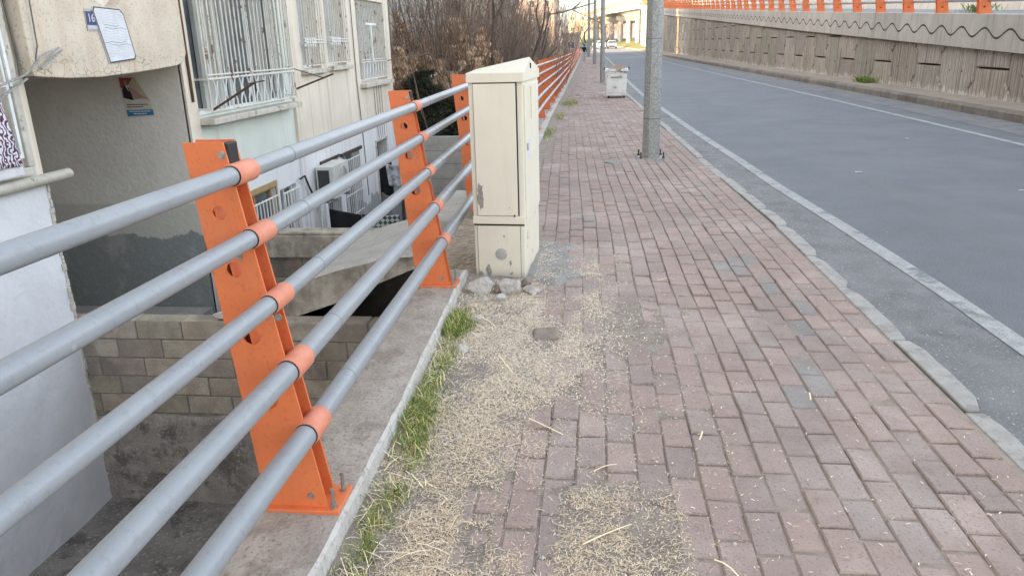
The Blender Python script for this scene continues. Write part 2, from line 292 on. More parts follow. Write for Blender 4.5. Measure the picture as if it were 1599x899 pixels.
# ------------------------------------------------------------------ ground, road, pavement
def ground_z(x, y):
    if x >= -1.25: return -.16+rise(y)
    if y < 20.05: return -3.05
    if y > 120: return -.3+rise(y)
    return -1.15+.5*max(0, min(1, (-x-5)/25))
gx = [-1500, -400, -120, -60, -30, -17, -12, -9, -7, -5.2, -3.5, -2.3, -1.26, -1.24, 1, 4, 8, 10, 20, 60, 200, 600, 1500]
gy = [-60, -20, -5, 5, 12, 20.0, 20.1, 24, 30, 40, 60, 85, 119, 121, 150, 200, 300, 500, 1000, 2500]
mb = MB()
for j, y in enumerate(gy):
    for i, x in enumerate(gx):
        mb.v.append((x, y, ground_z(x, y)-(0.3 if y > 320 else 0)))
n = len(gx)
for j in range(len(gy)-1):
    for i in range(n-1): mb.f.append([j*n+i, j*n+i+1, (j+1)*n+i+1, (j+1)*n+i]); mb.m.append(0); mb.t.append(None)
struct(mb.build('ground', 'ground'))

# courtyard floor seen below the rails, lumpy concrete
mb = MB(); nx, ny = 40, 50
for j in range(ny+1):
    for i in range(nx+1):
        x = -5.3+i*(4.2/nx); y = 1+j*(5.7/ny); mb.v.append((x, y, -2.98+.045*fbm(x, y, 1.7, 5, 3)))
for j in range(ny):
    for i in range(nx): mb.f.append([j*(nx+1)+i, j*(nx+1)+i+1, (j+1)*(nx+1)+i+1, (j+1)*(nx+1)+i]); mb.m.append(0); mb.t.append(None)
struct(mb.build('courtyard_floor', 'pit', smooth=True))
mb = MB(); mb.box(-5.3, -1.25, 9.8, 19.9, -3.04, -2.97); struct(mb.build('courtyard_floor', 'pit'))

# road
ROADZ = -.045
mb = MB(); strip(mb, lambda y: l_line(y)-.02, lambda y: r_kerb(y)-.02, YS, lambda y: ROADZ+rise(y)); struct(mb.build('road', 'asphalt'))
mb = MB(); strip(mb, lambda y: kerb_in(y)+.05, lambda y: l_line(y)-.02, YS, lambda y: ROADZ+rise(y)); struct(mb.build('road_shoulder', 'asphalt_edge'))
mb = MB(); strip(mb, lambda y: r_line(y)+.55, lambda y: r_kerb(y)+.05, YS, lambda y: ROADZ+.004+rise(y)); struct(mb.build('road_shoulder', 'asphalt_edge'))
mb = MB(); strip(mb, lambda y: l_line(y)-.075, lambda y: l_line(y)+.06, YS, lambda y: ROADZ+.004+rise(y)); struct(mb.build('road_line', 'paint'))
mb = MB(); strip(mb, lambda y: r_line(y)-.06, lambda y: r_line(y)+.06, YS, lambda y: ROADZ+.004+rise(y)); struct(mb.build('road_line', 'paint'))
# worn arrow far along the lane
mb = MB(); mb.add([(3.6, 92, 0), (3.75, 92, 0), (3.75, 97, 0), (4.1, 97, 0), (3.68, 101, 0), (3.2, 97, 0), (3.6, 97, 0)], [(0, 1, 2, 6), (2, 3, 4, 5, 6)])
o = mb.build('road_arrow', 'paint'); o.location.z = ROADZ+.008+rise(92); struct(o)

# left kerb stones
mb = MB(); y = -3.0; r_ = random.Random(5)
while y < 150:
    ln = r_.uniform(.55, 1.05) if y < 12 else r_.uniform(.8, 1.1); y1 = y+ln-.012
    dx = r_.uniform(-.006, .02); dz = r_.uniform(-.012, .006); w = .13+r_.uniform(-.008, .012)
    k = 6 if y < 12 else 1; pts_in = []; pts_out = []
    for q in range(k+1):
        yy = y+(y1-y)*q/k
        pts_in.append((kerb_in(yy)+.02+dx, yy)); pts_out.append((kerb_in(yy)+w+dx+(r_.uniform(-.005, .005) if k > 1 else 0)-(r_.uniform(.01, .05) if k > 1 and q in (0, k) else 0), yy))
    poly = pts_out+pts_in[::-1]; zt = .004+dz+rise(y)
    mb.prism(poly, zt-.25, zt, 'z'); y += ln
struct(mb.build('kerb', 'kerb', bevel=.008))

# right kerb and dusty strip below the wall
mb = MB(); y = -4.0
while y < 190:
    y1 = y+.585; t = r_.uniform(.82, 1.1); z = rise(y)
    x0, x1 = r_kerb(y), r_kerb(y1)
    mb.add([(x0, y, -.2+z), (x0+.22, y, -.2+z), (x0+.22, y, .14+z), (x0+.03, y, .14+z), (x0-.005, y, .1+z), (x1, y1, -.2+z), (x1+.22, y1, -.2+z), (x1+.22, y1, .14+z), (x1+.03, y1, .14+z), (x1-.005, y1, .1+z)],
           [(0, 1, 2, 3, 4), (9, 8, 7, 6, 5), (2, 7, 8, 3), (3, 8, 9, 4), (4, 9, 5, 0), (1, 6, 7, 2)], 0, (t, t, t)); y += .6
struct(mb.build('kerb', 'kerb_r'))
mb = MB(); strip(mb, lambda y: r_kerb(y)+.2, lambda y: wall_x(y)+.3, [q for q in YS if q <= 160], lambda y: .115+rise(y)); struct(mb.build('footway_strip', 'dust'))

# paving: bed sheet and every paver with its own height and colour
mb = MB(); strip(mb, lambda y: beam_out(y)-.02, lambda y: kerb_in(y)+.02, [q for q in YS if q <= 116], lambda y: -.0075+rise(y)); struct(mb.build('paving_bed', 'bed'))
mb = MB(); r_ = random.Random(11)
def cab_hole(x, y): return (.10 < x < .34 and y < 2.44 and not (x > .22 and y < 2.0)) or ((x-.78)**2*1.4+(y-11.05)**2 < .075 or (-.0 < x-.17 < .22 and 10.55 < y < 10.95))
for c in range(24):
    yoff = (.12 if c % 2 else 0)+r_.uniform(-.05, .05); y = .9+yoff; wob = r_.uniform(0, 9)
    while y < 95:
        ln = .236; y1 = y+ln
        cshift = kerb_in(y)-1.62; sh2 = kerb_in(y1)-1.62
        xr = 1.612-c*.1195; wv = .0008*math.sin(y*.9+wob)+.02*fbm(xr*.3, y, .5, 2, 4)
        a0, a1, b0, b1 = xr-.119+cshift+wv, xr+cshift+wv, xr-.119+sh2+wv, xr+sh2+wv
        lim = beam_out(y)+(.16 if y > 8 else .0)
        if a0 > lim and not cab_hole((a0+a1)/2, y+.12):
            z = r_.gauss(0, .0022)+.014*fbm(a0, y, .35, 3, 2)+rise(y); tx = r_.gauss(0, .0018); ty = r_.gauss(0, .0026)
            g = .0018+r_.uniform(0, .0016); e = .0055
            q = r_.random(); v = r_.uniform(.95, 1.05)
            if q < .012 or (q < .42 and .9 < xr < 1.35 and 3.2 < y < 5.6): t = (.86*v, .98*v, 1.02*v)
            elif q < .5: t = (1.04*v, 1.0*v, .99*v)
            elif q < .6: t = (.93*v, .94*v, .95*v)
            else: t = (v*r_.uniform(.97, 1.05), v, v)
            jj = lambda: r_.uniform(-.0018, .0018); gy = g+.0036
            o4 = [(a0+g+jj(), y+gy+jj()), (a1-g+jj(), y+gy+jj()), (b1-g+jj(), y1-gy+jj()), (b0+g+jj(), y1-gy+jj())]
            i4 = [(o4[0][0]+e, o4[0][1]+e), (o4[1][0]-e, o4[1][1]+e), (o4[2][0]-e, o4[2][1]-e), (o4[3][0]+e, o4[3][1]-e)]
            hz = [z-tx-ty, z+tx-ty, z+tx+ty, z-tx+ty]
            vs = [(p[0], p[1], hz[k]-.006) for k, p in enumerate(o4)]+[(p[0], p[1], hz[k]) for k, p in enumerate(i4)]
            if y < 30: vs += [(p[0], p[1], -.02+rise(y)) for p in o4]
            fs = [(4, 5, 6, 7), (0, 1, 5, 4), (1, 2, 6, 5), (2, 3, 7, 6), (3, 0, 4, 7)]
            if y < 30: fs += [(8, 9, 1, 0), (9, 10, 2, 1), (10, 11, 3, 2), (11, 8, 0, 3)]
            mb.add(vs, fs, 0, t)
        y += .2395
struct(mb.build('pavement', 'brick'))
# smooth far end of the pavement
mb = MB(); strip(mb, lambda y: beam_out(y), lambda y: kerb_in(y), [95, 106, 116], lambda y: rise(y)); struct(mb.build('pavement', 'brick'))

# ------------------------------------------------------------------ earth, cement skirt, litter
def dirt_h(x, y):
    left = beam_out(y); w = x-left
    # strip of loose earth beside the plinth, fading out over the pavers
    edge = .62+.12*fbm(x, y, 1.3, 3, 8)+.25*math.exp(-((y-3.9)/.9)**2)+.10*max(0, min(1, (2.2-y)))
    b = .012-.03*max(0, (w-edge*.62)/(edge*.5))
    b += .004*fbm(x, y, 7, 3, 5)+.005*fbm(x, y, 2.3, 3, 15)
    b += .018*math.exp(-(w/.1)**2)
    if .09 < x < .345 and y < 2.45 and not (x > .23 and y < 2.0): b = max(b, -.003+.009*fbm(x, y, 7, 3, 1)-.006*(x > .335))
    if -.22 < x <= .1 and y < 2.5: b = max(b, .0022+.008*fbm(x, y, 5, 3, 4)+.004*(x+.1)*10*.2)
    if -.08 < x < .30 and 2.42 < y < 2.56: b = max(b, .002-.02*(y-2.45)+.004*fbm(x, y, 8, 2, 6))
    # pavers that show through near the lower left
    for bx, by in ((-.40, 2.1), (-.41, 2.36), (-.29, 2.22), (-.29, 2.47), (-.17, 2.34), (-.17, 2.1), (-.17, 2.6), (-.41, 1.86), (-.29, 1.98)):
        d = max(abs(x-bx)/.055, abs(y-by)/.115)
        if d < 1.05: b = min(b, -.004+.004*fbm(x, y, 11, 2, 2)+.009*max(0, (d-.8)*4))
    dd_ = math.hypot((x-.22)/.42, (y-4.4)/1.15); b = max(b, .0075-.0085*dd_+.004*fbm(x, y, 6, 4, 9)) if dd_ < 1.3 else b
    if y > 4.9: b -= .02*max(0, min(1, (y-4.9)/.7))*max(0, min(1, (w-.5)/.2))
    if y > 8: b -= .012
    return b
mb = MB(); xs = np.arange(-1.02, .62, .014); ys = np.concatenate([np.arange(1.2, 3.2, .013), np.arange(3.2, 6.6, .022)])
for yy in ys:
    for xx in xs:
        h = dirt_h(max(xx, beam_out(yy)), yy)
        mb.v.append((xx+.003*random.random(), yy+.003*random.random(), max(h, -.02)+random.gauss(0, .0014)))
n = len(xs)
for j in range(len(ys)-1):
    for i in range(n-1):
        if xs[i+1] < beam_out(ys[j])-.02 and ys[j] < 5.15: continue
        mb.f.append([j*n+i, j*n+i+1, (j+1)*n+i+1, (j+1)*n+i]); mb.m.append(0); mb.t.append(None)
tag(mb.build('loose_earth', 'dirt', smooth=True), 'pale loose earth spread between the concrete plinth and the pavers', 'earth', kind='stuff')
mb = MB(); xs2 = np.arange(-1.0, -.35, .05); ys2 = np.arange(6.6, 40, .12)
for yy in ys2:
    for k in range(9):
        xx = beam_out(yy)-.02+k*.04; mb.v.append((xx, yy, .014-.0040*k+.011*fbm(xx, yy, 3, 3, 5)))
for j in range(len(ys2)-1):
    for i in range(8): mb.f.append([j*9+i, j*9+i+1, (j+1)*9+i+1, (j+1)*9+i]); mb.m.append(0); mb.t.append(None)
tag(mb.build('loose_earth', 'dirt', smooth=True), 'narrow band of earth along the foot of the far fence', 'earth', kind='stuff')

# cement skirt round the cabinet, rough heap
mb = MB(); xs = np.arange(-1.0, .12, .02); ys = np.arange(4.8, 6.7, .025)
def cem_h(x, y):
    dx = max(-.9-x, x+.40, 0); dy = max(5.12-y, y-5.95, 0); d = math.hypot(dx*1.0, dy*1.6)
    return .032-.085*d-.06*max(0, min(1, (5.15+.12*fbm(x, 3, 5, 3, 8)-y)/.32))+.035*fbm(x, y, 3, 4, 21)+.01*fbm(x, y, 14, 2, 2)
for yy in ys:
    for xx in xs: mb.v.append((xx, yy, max(cem_h(xx, yy), -.03)))
n = len(xs)
for j in range(len(ys)-1):
    for i in range(n-1): mb.f.append([j*n+i, j*n+i+1, (j+1)*n+i+1, (j+1)*n+i]); mb.m.append(0); mb.t.append(None)
tag(mb.build('cement_skirt', 'cement', smooth=True), 'rough grey cement skirt trowelled round the foot of the cream cabinet', 'cement skirt')

def top_h(x, y): return max(dirt_h(x, y), 0., cem_h(x, y) if 4.8 < y < 6.7 and x < .12 else -1)
# straw, chaff and wood shavings
def litter_d(x, y):
    w = x-beam_out(y); nzv = fbm(x, y, 2.2, 4, 31)
    d = math.exp(-((w-.34)/.27)**2)*(.55+1.5*nzv)
    d += 1.25*math.exp(-((x+.42)/.36)**2-((y-3.95)/.85)**2)*(.8+1.0*nzv)
    ex = .09*fbm(x, y, 4, 3, 61)
    if -.3 < x < .335 and y < 2.8: d += (.5+1.5*nzv+.3*math.exp(-((y-2.43)/.06)**2))*max(0, min(1, (2.62+ex*2-y)/.25))*max(0, min(1, (x+.22+ex)/.22))
    d += .75*math.exp(-((x-.02)/.10)**2-((y-5.2)/.7)**2)+.5*math.exp(-((x-.22)/.07)**2-((y-5.5)/.35)**2)
    if y > 4.75 and x < -.1: d *= .35
    if y > 6: d *= .25
    for bx, by in ((-.40, 2.1), (-.41, 2.36), (-.29, 2.22), (-.29, 2.47), (-.17, 2.34), (-.17, 2.1), (-.17, 2.6)):
        if abs(x-bx) < .05 and abs(y-by) < .11: d *= .12
    d *= 1-.72*math.exp(-((x+.30)/.17)**2-((y-2.45)/.5)**2)
    return d*(.5+1.1*max(0, min(1, .5+2.2*fbm(x, y, 5.5, 3, 77))))+.010
mb = MB(); cnt = 0; r_ = random.Random(3)
def fleck(mb, x, y, z, ln, w, a, t):
    c, s_ = math.cos(a)*ln/2, math.sin(a)*ln/2; px, py = -math.sin(a)*w/2, math.cos(a)*w/2; h = r_.uniform(-.003, .003); k = r_.uniform(-.3, .3)
    mb.add([(x-c+px, y-s_+py, z-h), (x-c*.8-px, y-s_-py, z-h+k*w), (x+c-px, y+s_-py, z+h), (x+c*.7+px, y+s_+py, z+h+k*w)], [(0, 1, 2, 3)], 0, t)
def chip(mb, x, y, z, ln, w, a, lift, t, curl):
    c, s_ = math.cos(a), math.sin(a); px, py = -s_*w/2, c*w/2
    k = 3; vs = []
    bend = r_.uniform(-.6, .6)
    cx_, cy_, aa = x-c*ln/2, y-s_*ln/2, a-bend/2
    for q in range(k+1):
        f = q/k; zz = z+lift*f+curl*math.sin(f*PI)
        tw = (.5-f)*.8; vs += [(cx_+px, cy_+py, zz+w*.25*tw), (cx_-px, cy_-py, zz-w*.25*tw)]
        cx_ += math.cos(aa)*ln/k; cy_ += math.sin(aa)*ln/k; aa += bend/k
    mb.add(vs, [(2*q, 2*q+1, 2*q+3, 2*q+2) for q in range(k)], 0, t)
tries = 0
while cnt < 74000 and tries < 1200000:
    tries += 1
    y = 1.3+5.9*r_.random()**1.25; x = r_.uniform(-.88, .6)
    if x < beam_out(y)+.004: continue
    if r_.random() > litter_d(x, y): continue
    if -.87 < x < -.42 and 5.1 < y < 5.95: continue
    q = r_.random(); v = r_.uniform(.62, 1.08); t = (v, v*r_.uniform(.94, 1.0), v*r_.uniform(.85, 1.05)); cnt += 1
    nr = max(0, min(1, (3.7-y)/1.2+r_.uniform(-.35, .35))); t = (t[0]*(1-.03*nr), t[1]*(1-.08*nr), t[2]*(1-.17*nr)); sc1 = 1.2-.35*nr; sc2 = 1.3-.6*nr
    if q < .58:
        fleck(mb, x, y, top_h(x, y)+r_.uniform(.0008, .004), r_.uniform(.005, .016)*sc1, r_.uniform(.002, .005)*sc2, r_.uniform(0, 2*PI), t); continue
    big = q > .985 and x < -.25
    ln = r_.uniform(.03, .10) if big else r_.uniform(.010, .036); w = r_.uniform(.0016, .003) if big else r_.uniform(.0009, .002)
    chip(mb, x, y, top_h(x, y)+r_.uniform(.001, .009), ln, w, r_.uniform(0, 2*PI), r_.uniform(-.004, .006), t, r_.uniform(0, .005))
for i in range(900):   # a few bits blown over the open paving
    x = r_.uniform(.2, 1.6); y = 1.6+14*r_.random()**1.6
    if x > kerb_in(y): continue
    v = r_.uniform(.7, 1.2); chip(mb, x, y, .006, r_.uniform(.006, .02), r_.uniform(.002, .004), r_.uniform(0, 6.3), .001, (v, v*.95, v*.88), .002)
for i in range(260):
    y = r_.uniform(1.6, 4.6); x = beam_out(y)+.02+abs(r_.gauss(0, .14)); v = r_.uniform(.7, 1.15)
    chip(mb, x, y, top_h(x, y)+r_.uniform(.004, .02), r_.uniform(.04, .14), r_.uniform(.002, .004), r_.uniform(0, 6.3), r_.uniform(-.01, .02), (v, v*.95, v*.82), .008)
for x, y, ln in ((.42, 2.05, .09), (-.2, 2.95, .2), (.45, 2.9, .06), (-.45, 3.6, .25), (-.62, 4.2, .2), (.05, 2.2, .2), (.5, 5.1, .12), (.05, 2.62, .1), (1.0, 3.3, .06)):
    chip(mb, x, y, .012, ln, .006, r_.uniform(0, 3), .01, (1.05, .95, .75), .01)
tag(mb.build('straw_litter', 'straw'), 'dry straw and wood shavings scattered over the earth strip', 'straw', kind='stuff')

# gravel bits
mb = MB()
for i in range(4200):
    y = 1.4+5.0*r_.random()**1.1; x = r_.uniform(-.85, .55)
    if x < beam_out(y)+.01 or r_.random() > .25+math.exp(-((x+.4)/.35)**2-((y-4.1)/.7)**2)*1.6: continue
    if -.87 < x < -.42 and 5.1 < y < 5.95: continue
    s_ = r_.uniform(.002, .007)*(1.8 if r_.random() < .05 else 1); z = top_h(x, y)+s_*.35; v = r_.uniform(.55, 1.25)
    vs = [(x+s_*r_.uniform(.7, 1.2), y, z), (x-s_*r_.uniform(.7, 1.2), y, z), (x, y+s_*r_.uniform(.7, 1.3), z), (x, y-s_*r_.uniform(.7, 1.3), z), (x, y, z+s_*.8), (x, y, z-s_*.8)]
    mb.add(vs, [(0, 2, 4), (2, 1, 4), (1, 3, 4), (3, 0, 4), (2, 0, 5), (1, 2, 5), (3, 1, 5), (0, 3, 5)], 0)
for i in range(900):
    y = r_.uniform(1.8, 16); x = kerb_in(y)+.14+abs(r_.gauss(0, .3))
    s_ = r_.uniform(.002, .008); z = ROADZ+s_*.3
    vs = [(x+s_, y, z), (x-s_, y, z), (x, y+s_, z), (x, y-s_, z), (x, y, z+s_*.8), (x, y, z-s_*.8)]
    mb.add(vs, [(0, 2, 4), (2, 1, 4), (1, 3, 4), (3, 0, 4)], 0)
tag(mb.build('gravel', 'rock'), 'small pale gravel mixed into the straw and along the kerb', 'gravel', kind='stuff')

# grass along the plinth
def grass_mesh(spots, n, hmin, hmax, rnd):
    mb = MB()
    for (cx_, cy_, sx, sy, k) in spots:
        for i in range(int(k*1.9)):
            x = rnd.gauss(cx_, sx); y = rnd.gauss(cy_, sy)
            if x < beam_out(y)+.004: x = beam_out(y)+.004+abs(rnd.gauss(0, .02))
            z = top_h(x, y)-.003; h = rnd.uniform(hmin, hmax); a = rnd.uniform(0, 6.3); l = h*rnd.uniform(.3, 1.5); w = rnd.uniform(.0011, .0024)
            q = rnd.random(); v = rnd.uniform(.6, 1.5)
            t = (v, v, v) if q < .62 else ((v*1.5, v*1.25, v) if q < .75 else (v*4.2, v*2.6, v*5.))
            px, py = -math.sin(a)*w, math.cos(a)*w; dx, dy = math.cos(a)*l, math.sin(a)*l
            mb.add([(x-px, y-py, z), (x+px, y+py, z), (x+dx*.35+px*.8, y+dy*.35+py*.8, z+h*.65), (x+dx*.35-px*.8, y+dy*.35-py*.8, z+h*.65), (x+dx, y+dy, z+h*.95)], [(0, 1, 2, 3), (3, 2, 4)], 0, t)
    return mb
rg = random.Random(9)
spots = [(-.80, 4.12, .04, .11, 900), (-.775, 3.62, .03, .1, 110), (-.78, 3.2, .035, .15, 260), (-.76, 2.95, .04, .1, 330), (-.74, 2.75, .035, .05, 120), (-.72, 2.6, .04, .06, 60), (-.73, 2.36, .03, .05, 70), (-.75, 2.2, .025, .05, 60), (-.74, 2.05, .02, .06, 60), (-.74, 1.85, .03, .1, 40)]
tag(grass_mesh(spots, 0, .018, .065, rg).build('grass', 'grass'), 'short green grass growing against the edge of the concrete plinth', 'grass', kind='stuff')
spots = [(-.68, 21.5, .12, .5, 500), (-.8, 17.5, .06, .4, 150), (-.85, 14.2, .05, .5, 150)]
tag(grass_mesh(spots, 0, .03, .11, rg).build('grass', 'grass'), 'tufts of green grass at the foot of the far orange fence', 'grass', kind='stuff')

# rocks
def rock(name, label, loc, sx, sy, sz, m, seed, rot=0, cat='rock', rough=.34):
    bm = bmesh.new(); bmesh.ops.create_icosphere(bm, subdivisions=3, radius=1)
    rr = random.Random(seed); cuts = [(Vector((rr.gauss(0, 1), rr.gauss(0, 1), rr.gauss(0, .8))).normalized(), rr.uniform(.45, .8)) for k in range(16)]
    for v in bm.verts:
        for nn, d in cuts:
            k = v.co.dot(nn)
            if k > d: v.co -= nn*(k-d)
        v.co += v.co.normalized()*.09*noise.noise(v.co*2.3+Vector((seed, 0, 0)))
        v.co.x *= sx; v.co.y *= sy; v.co.z *= sz
    me = bpy.data.meshes.new(name); bm.to_mesh(me); bm.free(); me.materials.append(M[m])
    o = bpy.data.objects.new(name, me); COL.objects.link(o); o.location = loc; o.rotation_euler = (0, 0, rot)
    me.polygons.foreach_set('use_smooth', [True]*len(me.polygons)); me.set_sharp_from_angle(angle=R(18))
    return tag(o, label, cat)
rock('rock', 'largest pale angular rock at the foot of the cabinet, beside the orange post', (-.755, 4.79, .055), .128, .09, .085, 'rock', 3, .2)
rock('rock', 'grey upright rock in the middle of the row below the cabinet front', (-.555, 4.77, .06), .095, .085, .10, 'rock', 8, 1.)
rock('rock', 'flat wedge of pale rock below the right corner of the cabinet', (-.415, 4.80, .03), .095, .055, .042, 'rock', 14, -.3)
rock('rock', 'small pale stone in front of the grey upright rock', (-.62, 4.62, .035), .055, .04, .035, 'rock', 21, .5)
rock('rock', 'tiny pale stone in front of the largest pale rock', (-.70, 4.62, .025), .035, .028, .025, 'rock', 33, .9)
rock('rock', 'brown stone wedged behind the pale wedge of rock by the cabinet', (-.455, 4.9, .05), .05, .05, .05, 'rockdark', 41, .2)
rock('rock', 'small brown stone wedged between the two biggest rocks by the cabinet', (-.645, 4.79, .04), .04, .05, .04, 'rockdark', 44, .2)
rock('rock', 'flat grey stone half buried in straw beside the green grass tuft', (-.71, 4.28, .02), .06, .06, .03, 'rock', 51, .2)
rock('rock', 'grey lump lying in the straw between the two grassy patches', (-.72, 3.78, .02), .06, .05, .03, 'rock', 52, 1.2)
rock('rock', 'small round blue grey pebble on the bare earth', (-.565, 2.82, .014), .022, .02, .018, 'rock', 57, .3)
rock('rock', 'little white pebble near the green grass by the first post', (-.70, 2.52, .012), .02, .016, .013, 'rock', 58, .3)
# loose paver sunk in the straw
mb = MB(); mb.box(-.075, .075, -.07, .07, -.03, .028)
o = mb.build('paving_stone', 'rockdark', bevel=.02, seg=3); o.location = (-.27, 4.02, .01); o.rotation_euler = (.12, -.06, .1); tag(o, 'broken brown paver lying loose in the straw', 'paver')
# pale slab strip set in the paving, round cover by the pole
mb = MB(); mb.box(-.38, .40, 19.25, 19.45, -.02, .009); tag(mb.build('concrete_strip', 'kerb', bevel=.006), 'thin pale concrete strip laid across the brick pavement', 'concrete strip')
mb = MB(); mb.prism([(.27+.14*math.cos(k*PI/10), 10.72+.16*math.sin(k*PI/10)) for k in range(20)], -.02, .006, 'z'); tag(mb.build('inspection_cover', 'cement', bevel=.01), 'small round worn cover in the paving beside the nearest pole', 'cover')
# ------------------------------------------------------------------ plinth under the fence
PT = .10
pl = thing('concrete_plinth', 'low grey concrete plinth carrying the near orange posts, dropping into the courtyard', 'plinth', (-.95, 2, 0))
def to_local(o, parent):
    o.parent = parent; o.matrix_parent_inverse = Matrix.Translation(parent.location).inverted() if parent.rotation_euler.z == 0 else (Matrix.Translation(parent.location) @ Matrix.Rotation(parent.rotation_euler.z, 4, 'Z')).inverted()
    return o
mb = MB(); ys = [-3+.08*i for i in range(int(8.2/.08)+1)]
prev = None; rr = random.Random(2); rows = []
for y in ys:
    xo = beam_out(y)-.004; j = lambda a: rr.uniform(-a, a)
    end = max(0, (y-4.95)/.25); drop = .05*end*end
    rows.append([(xo+.012+j(.004), y, -.06), (xo+j(.004), y, PT-.012-drop), (xo-.014+j(.003), y, PT-drop+j(.002)), (xo-.07, y, PT-drop+j(.003)), (xo-.16, y, PT-drop+j(.004)), (xo-.25, y, PT-drop+j(.004)), (xo-.33+j(.006), y, PT-.012-drop+j(.004)), (xo-.345+j(.006), y, PT-.05), (xo-.35, y, -3.02)])
for a, b in zip(rows[:-1], rows[1:]):
    o_ = len(mb.v); mb.v += a+b
    for k in range(8):
        mb.f.append([o_+k, o_+k+1, o_+9+k+1, o_+9+k]); mb.m.append(1 if k < 2 else 0); mb.t.append(None)
mb.add(rows[-1], [tuple(range(9))], 0)
to_local(mb.build('plinth_body', ['beam', 'beam_edge']), pl)
# farther plinth beyond the cabinet, stepped
fp = thing('concrete_plinth', 'pale stepped concrete kerb under the far run of orange fence', 'plinth', (-1.1, 12, 0))
mb = MB(); y = 7.2
while y < 112:
    y1 = y+1.22; z = rise(y)+.10*fsc(y)**2+rr.uniform(-.008, .008)
    poly = [(beam_out(y)-.01, y), (beam_out(y1)-.01, y1-.015), (beam_out(y1)-.13, y1-.015), (beam_out(y)-.13, y)]
    mb.prism(poly, -.2, z-.03, 'z', 1)
    poly = [(beam_out(y)-.131, y), (beam_out(y1)-.131, y1), (beam_out(y1)-.34, y1), (beam_out(y)-.34, y)]
    mb.prism(poly, -1.4, z+.004, 'z', 0); y = y1
to_local(mb.build('plinth_body', ['beam', 'beam_edge'], bevel=.008), fp)
# earth bank between the first plinth and the far one
mb = MB()
for j in range(40):
    for i in range(14):
        x = -1.28+i*.035; y = 5.0+j*.058; mb.v.append((x, y, .005+.02*fbm(x, y, 5, 4, 2)+(-.03 if i == 0 else 0)))
for j in range(39):
    for i in range(13): mb.f.append([j*14+i, j*14+i+1, (j+1)*14+i+1, (j+1)*14+i]); mb.m.append(0); mb.t.append(None)
o_ = len(mb.v); mb.quad((-1.28, 5.0, -.03), (-1.28, 7.27, -.03), (-1.30, 7.27, -3.02), (-1.30, 5.0, -3.02))
struct(mb.build('earth_bank', 'dirt', smooth=True))
mb = MB(); r2 = random.Random(77)
for i in range(900):
    x = r2.uniform(-1.24, -.86); y = r2.uniform(5.15, 7.0); v = r2.uniform(.5, 1.0); chip_l = r2.uniform(.02, .12)
    chip(mb, x, y, .03+r2.uniform(0, .02), chip_l, .003, r2.uniform(-.6, .6)+.2, r2.uniform(-.01, .015), (v, v*.9, v*.8), .01)
tag(mb.build('dry_grass', 'straw'), 'dry straw heaped behind the cabinet at the end of the plinth', 'dry grass', kind='stuff')

# ------------------------------------------------------------------ orange post and pipe fence
RZ = [1.252, 1.061, .85, .625, .40]; RRS = [.028, .028, .029, .0365, .037]
SL = .155
def edge_dx(z): return -SL*(z-PT)
def post_outline(h=1.347):
    return [(-.217, PT+.012), (0, PT+.012), (edge_dx(h), h), (-.217-.082*(h-PT), h)]
def post_holes():
    hs_ = []
    for z, r in ((1.135, .023), (.955, .026), (.735, .031), (.51, .034), (.25, .022)): hs_.append((-.115-.115*(z-PT), z, r))
    return hs_
def plates_bm(mi=0):
    mb = MB()
    for a, b in ((-.004, .004), (.074, .082)):
        vs, fs = plate_with_holes(post_outline(), post_holes(), a, b); mb.add(vs, fs, mi)
    # web set back between the plates
    mb.add([(-.19, .004, PT+.012), (-.11, .004, PT+.012), (edge_dx(1.30)-.09, .004, 1.30), (-.29, .004, 1.30), (-.19, .074, PT+.012), (-.11, .074, PT+.012), (edge_dx(1.30)-.09, .074, 1.30), (-.29, .074, 1.30)],
           [(1, 2, 6, 5), (0, 4, 7, 3), (2, 3, 7, 6)], mi)
    return mb
def collar(mb, dx, z, mi=0, r=.037, y0=-.03, y1=.105, sides=18):
    mb.tube([(dx, y0, z), (dx, y0+.006, z), (dx, y1-.006, z), (dx, y1, z)], [r-.004, r, r, r-.004], sides, mi)
BOLTS = [(-.2, 1.31), (-.19, 1.0), (-.09, .80), (-.165, .56), (-.085, .32), (-.055, .155)]
def make_fence_post(detail=True):
    if not detail:
        mb = plates_bm()
        for z, q in zip(RZ, RRS): collar(mb, edge_dx(z)+.012, z, 1, q+.006, sides=10)
        mb.box(-.208, .046, -.032, .135, PT-.004, PT+.012, 0)
        return mb.build('post', ['orange', 'salmon'])
    p = plates_bm().build('post', 'orange')
    for z, q in zip(RZ, RRS):
        mb = MB(); collar(mb, edge_dx(z)+.012, z, 0, q+.006); c = mb.build('collar', 'salmon', p, smooth=True, angle=50)
        mb = MB(); mb.tube([(edge_dx(z)+.012, -.034, z), (edge_dx(z)+.012, -.0285, z)], q+.0025, 20); mb.build('collar_seal', 'black', p, smooth=True, angle=50)
    mb = MB(); mb.box(-.208, .046, -.032, .135, PT-.004, PT+.012); mb.build('base_plate', 'orange', p, bevel=.003)
    for bx, bz in BOLTS:
        mb = MB(); mb.tube([(bx, -.014, bz), (bx, -.004, bz)], .0085, 6); mb.tube([(bx, -.0165, bz), (bx, -.014, bz)], .0045, 10); mb.tube([(bx, -.006, bz), (bx, -.004, bz)], .012, 14); mb.build('bolt', 'steel', p)
    for by in (-.006, .098):
        mb = MB(); mb.tube([(.022, by, PT), (.022, by, PT+.085)], .0065, 10); mb.tube([(.022, by, PT+.012), (.022, by, PT+.026)], .0125, 6); mb.build('anchor_bolt', 'steel', p)
    mb = MB(); mb.box(-.19+edge_dx(1.1)+.135, edge_dx(1.31)+.004, .006, .072, 1.27, 1.343); q = mb.build('top_plug', 'black', p, bevel=.004)
    return p
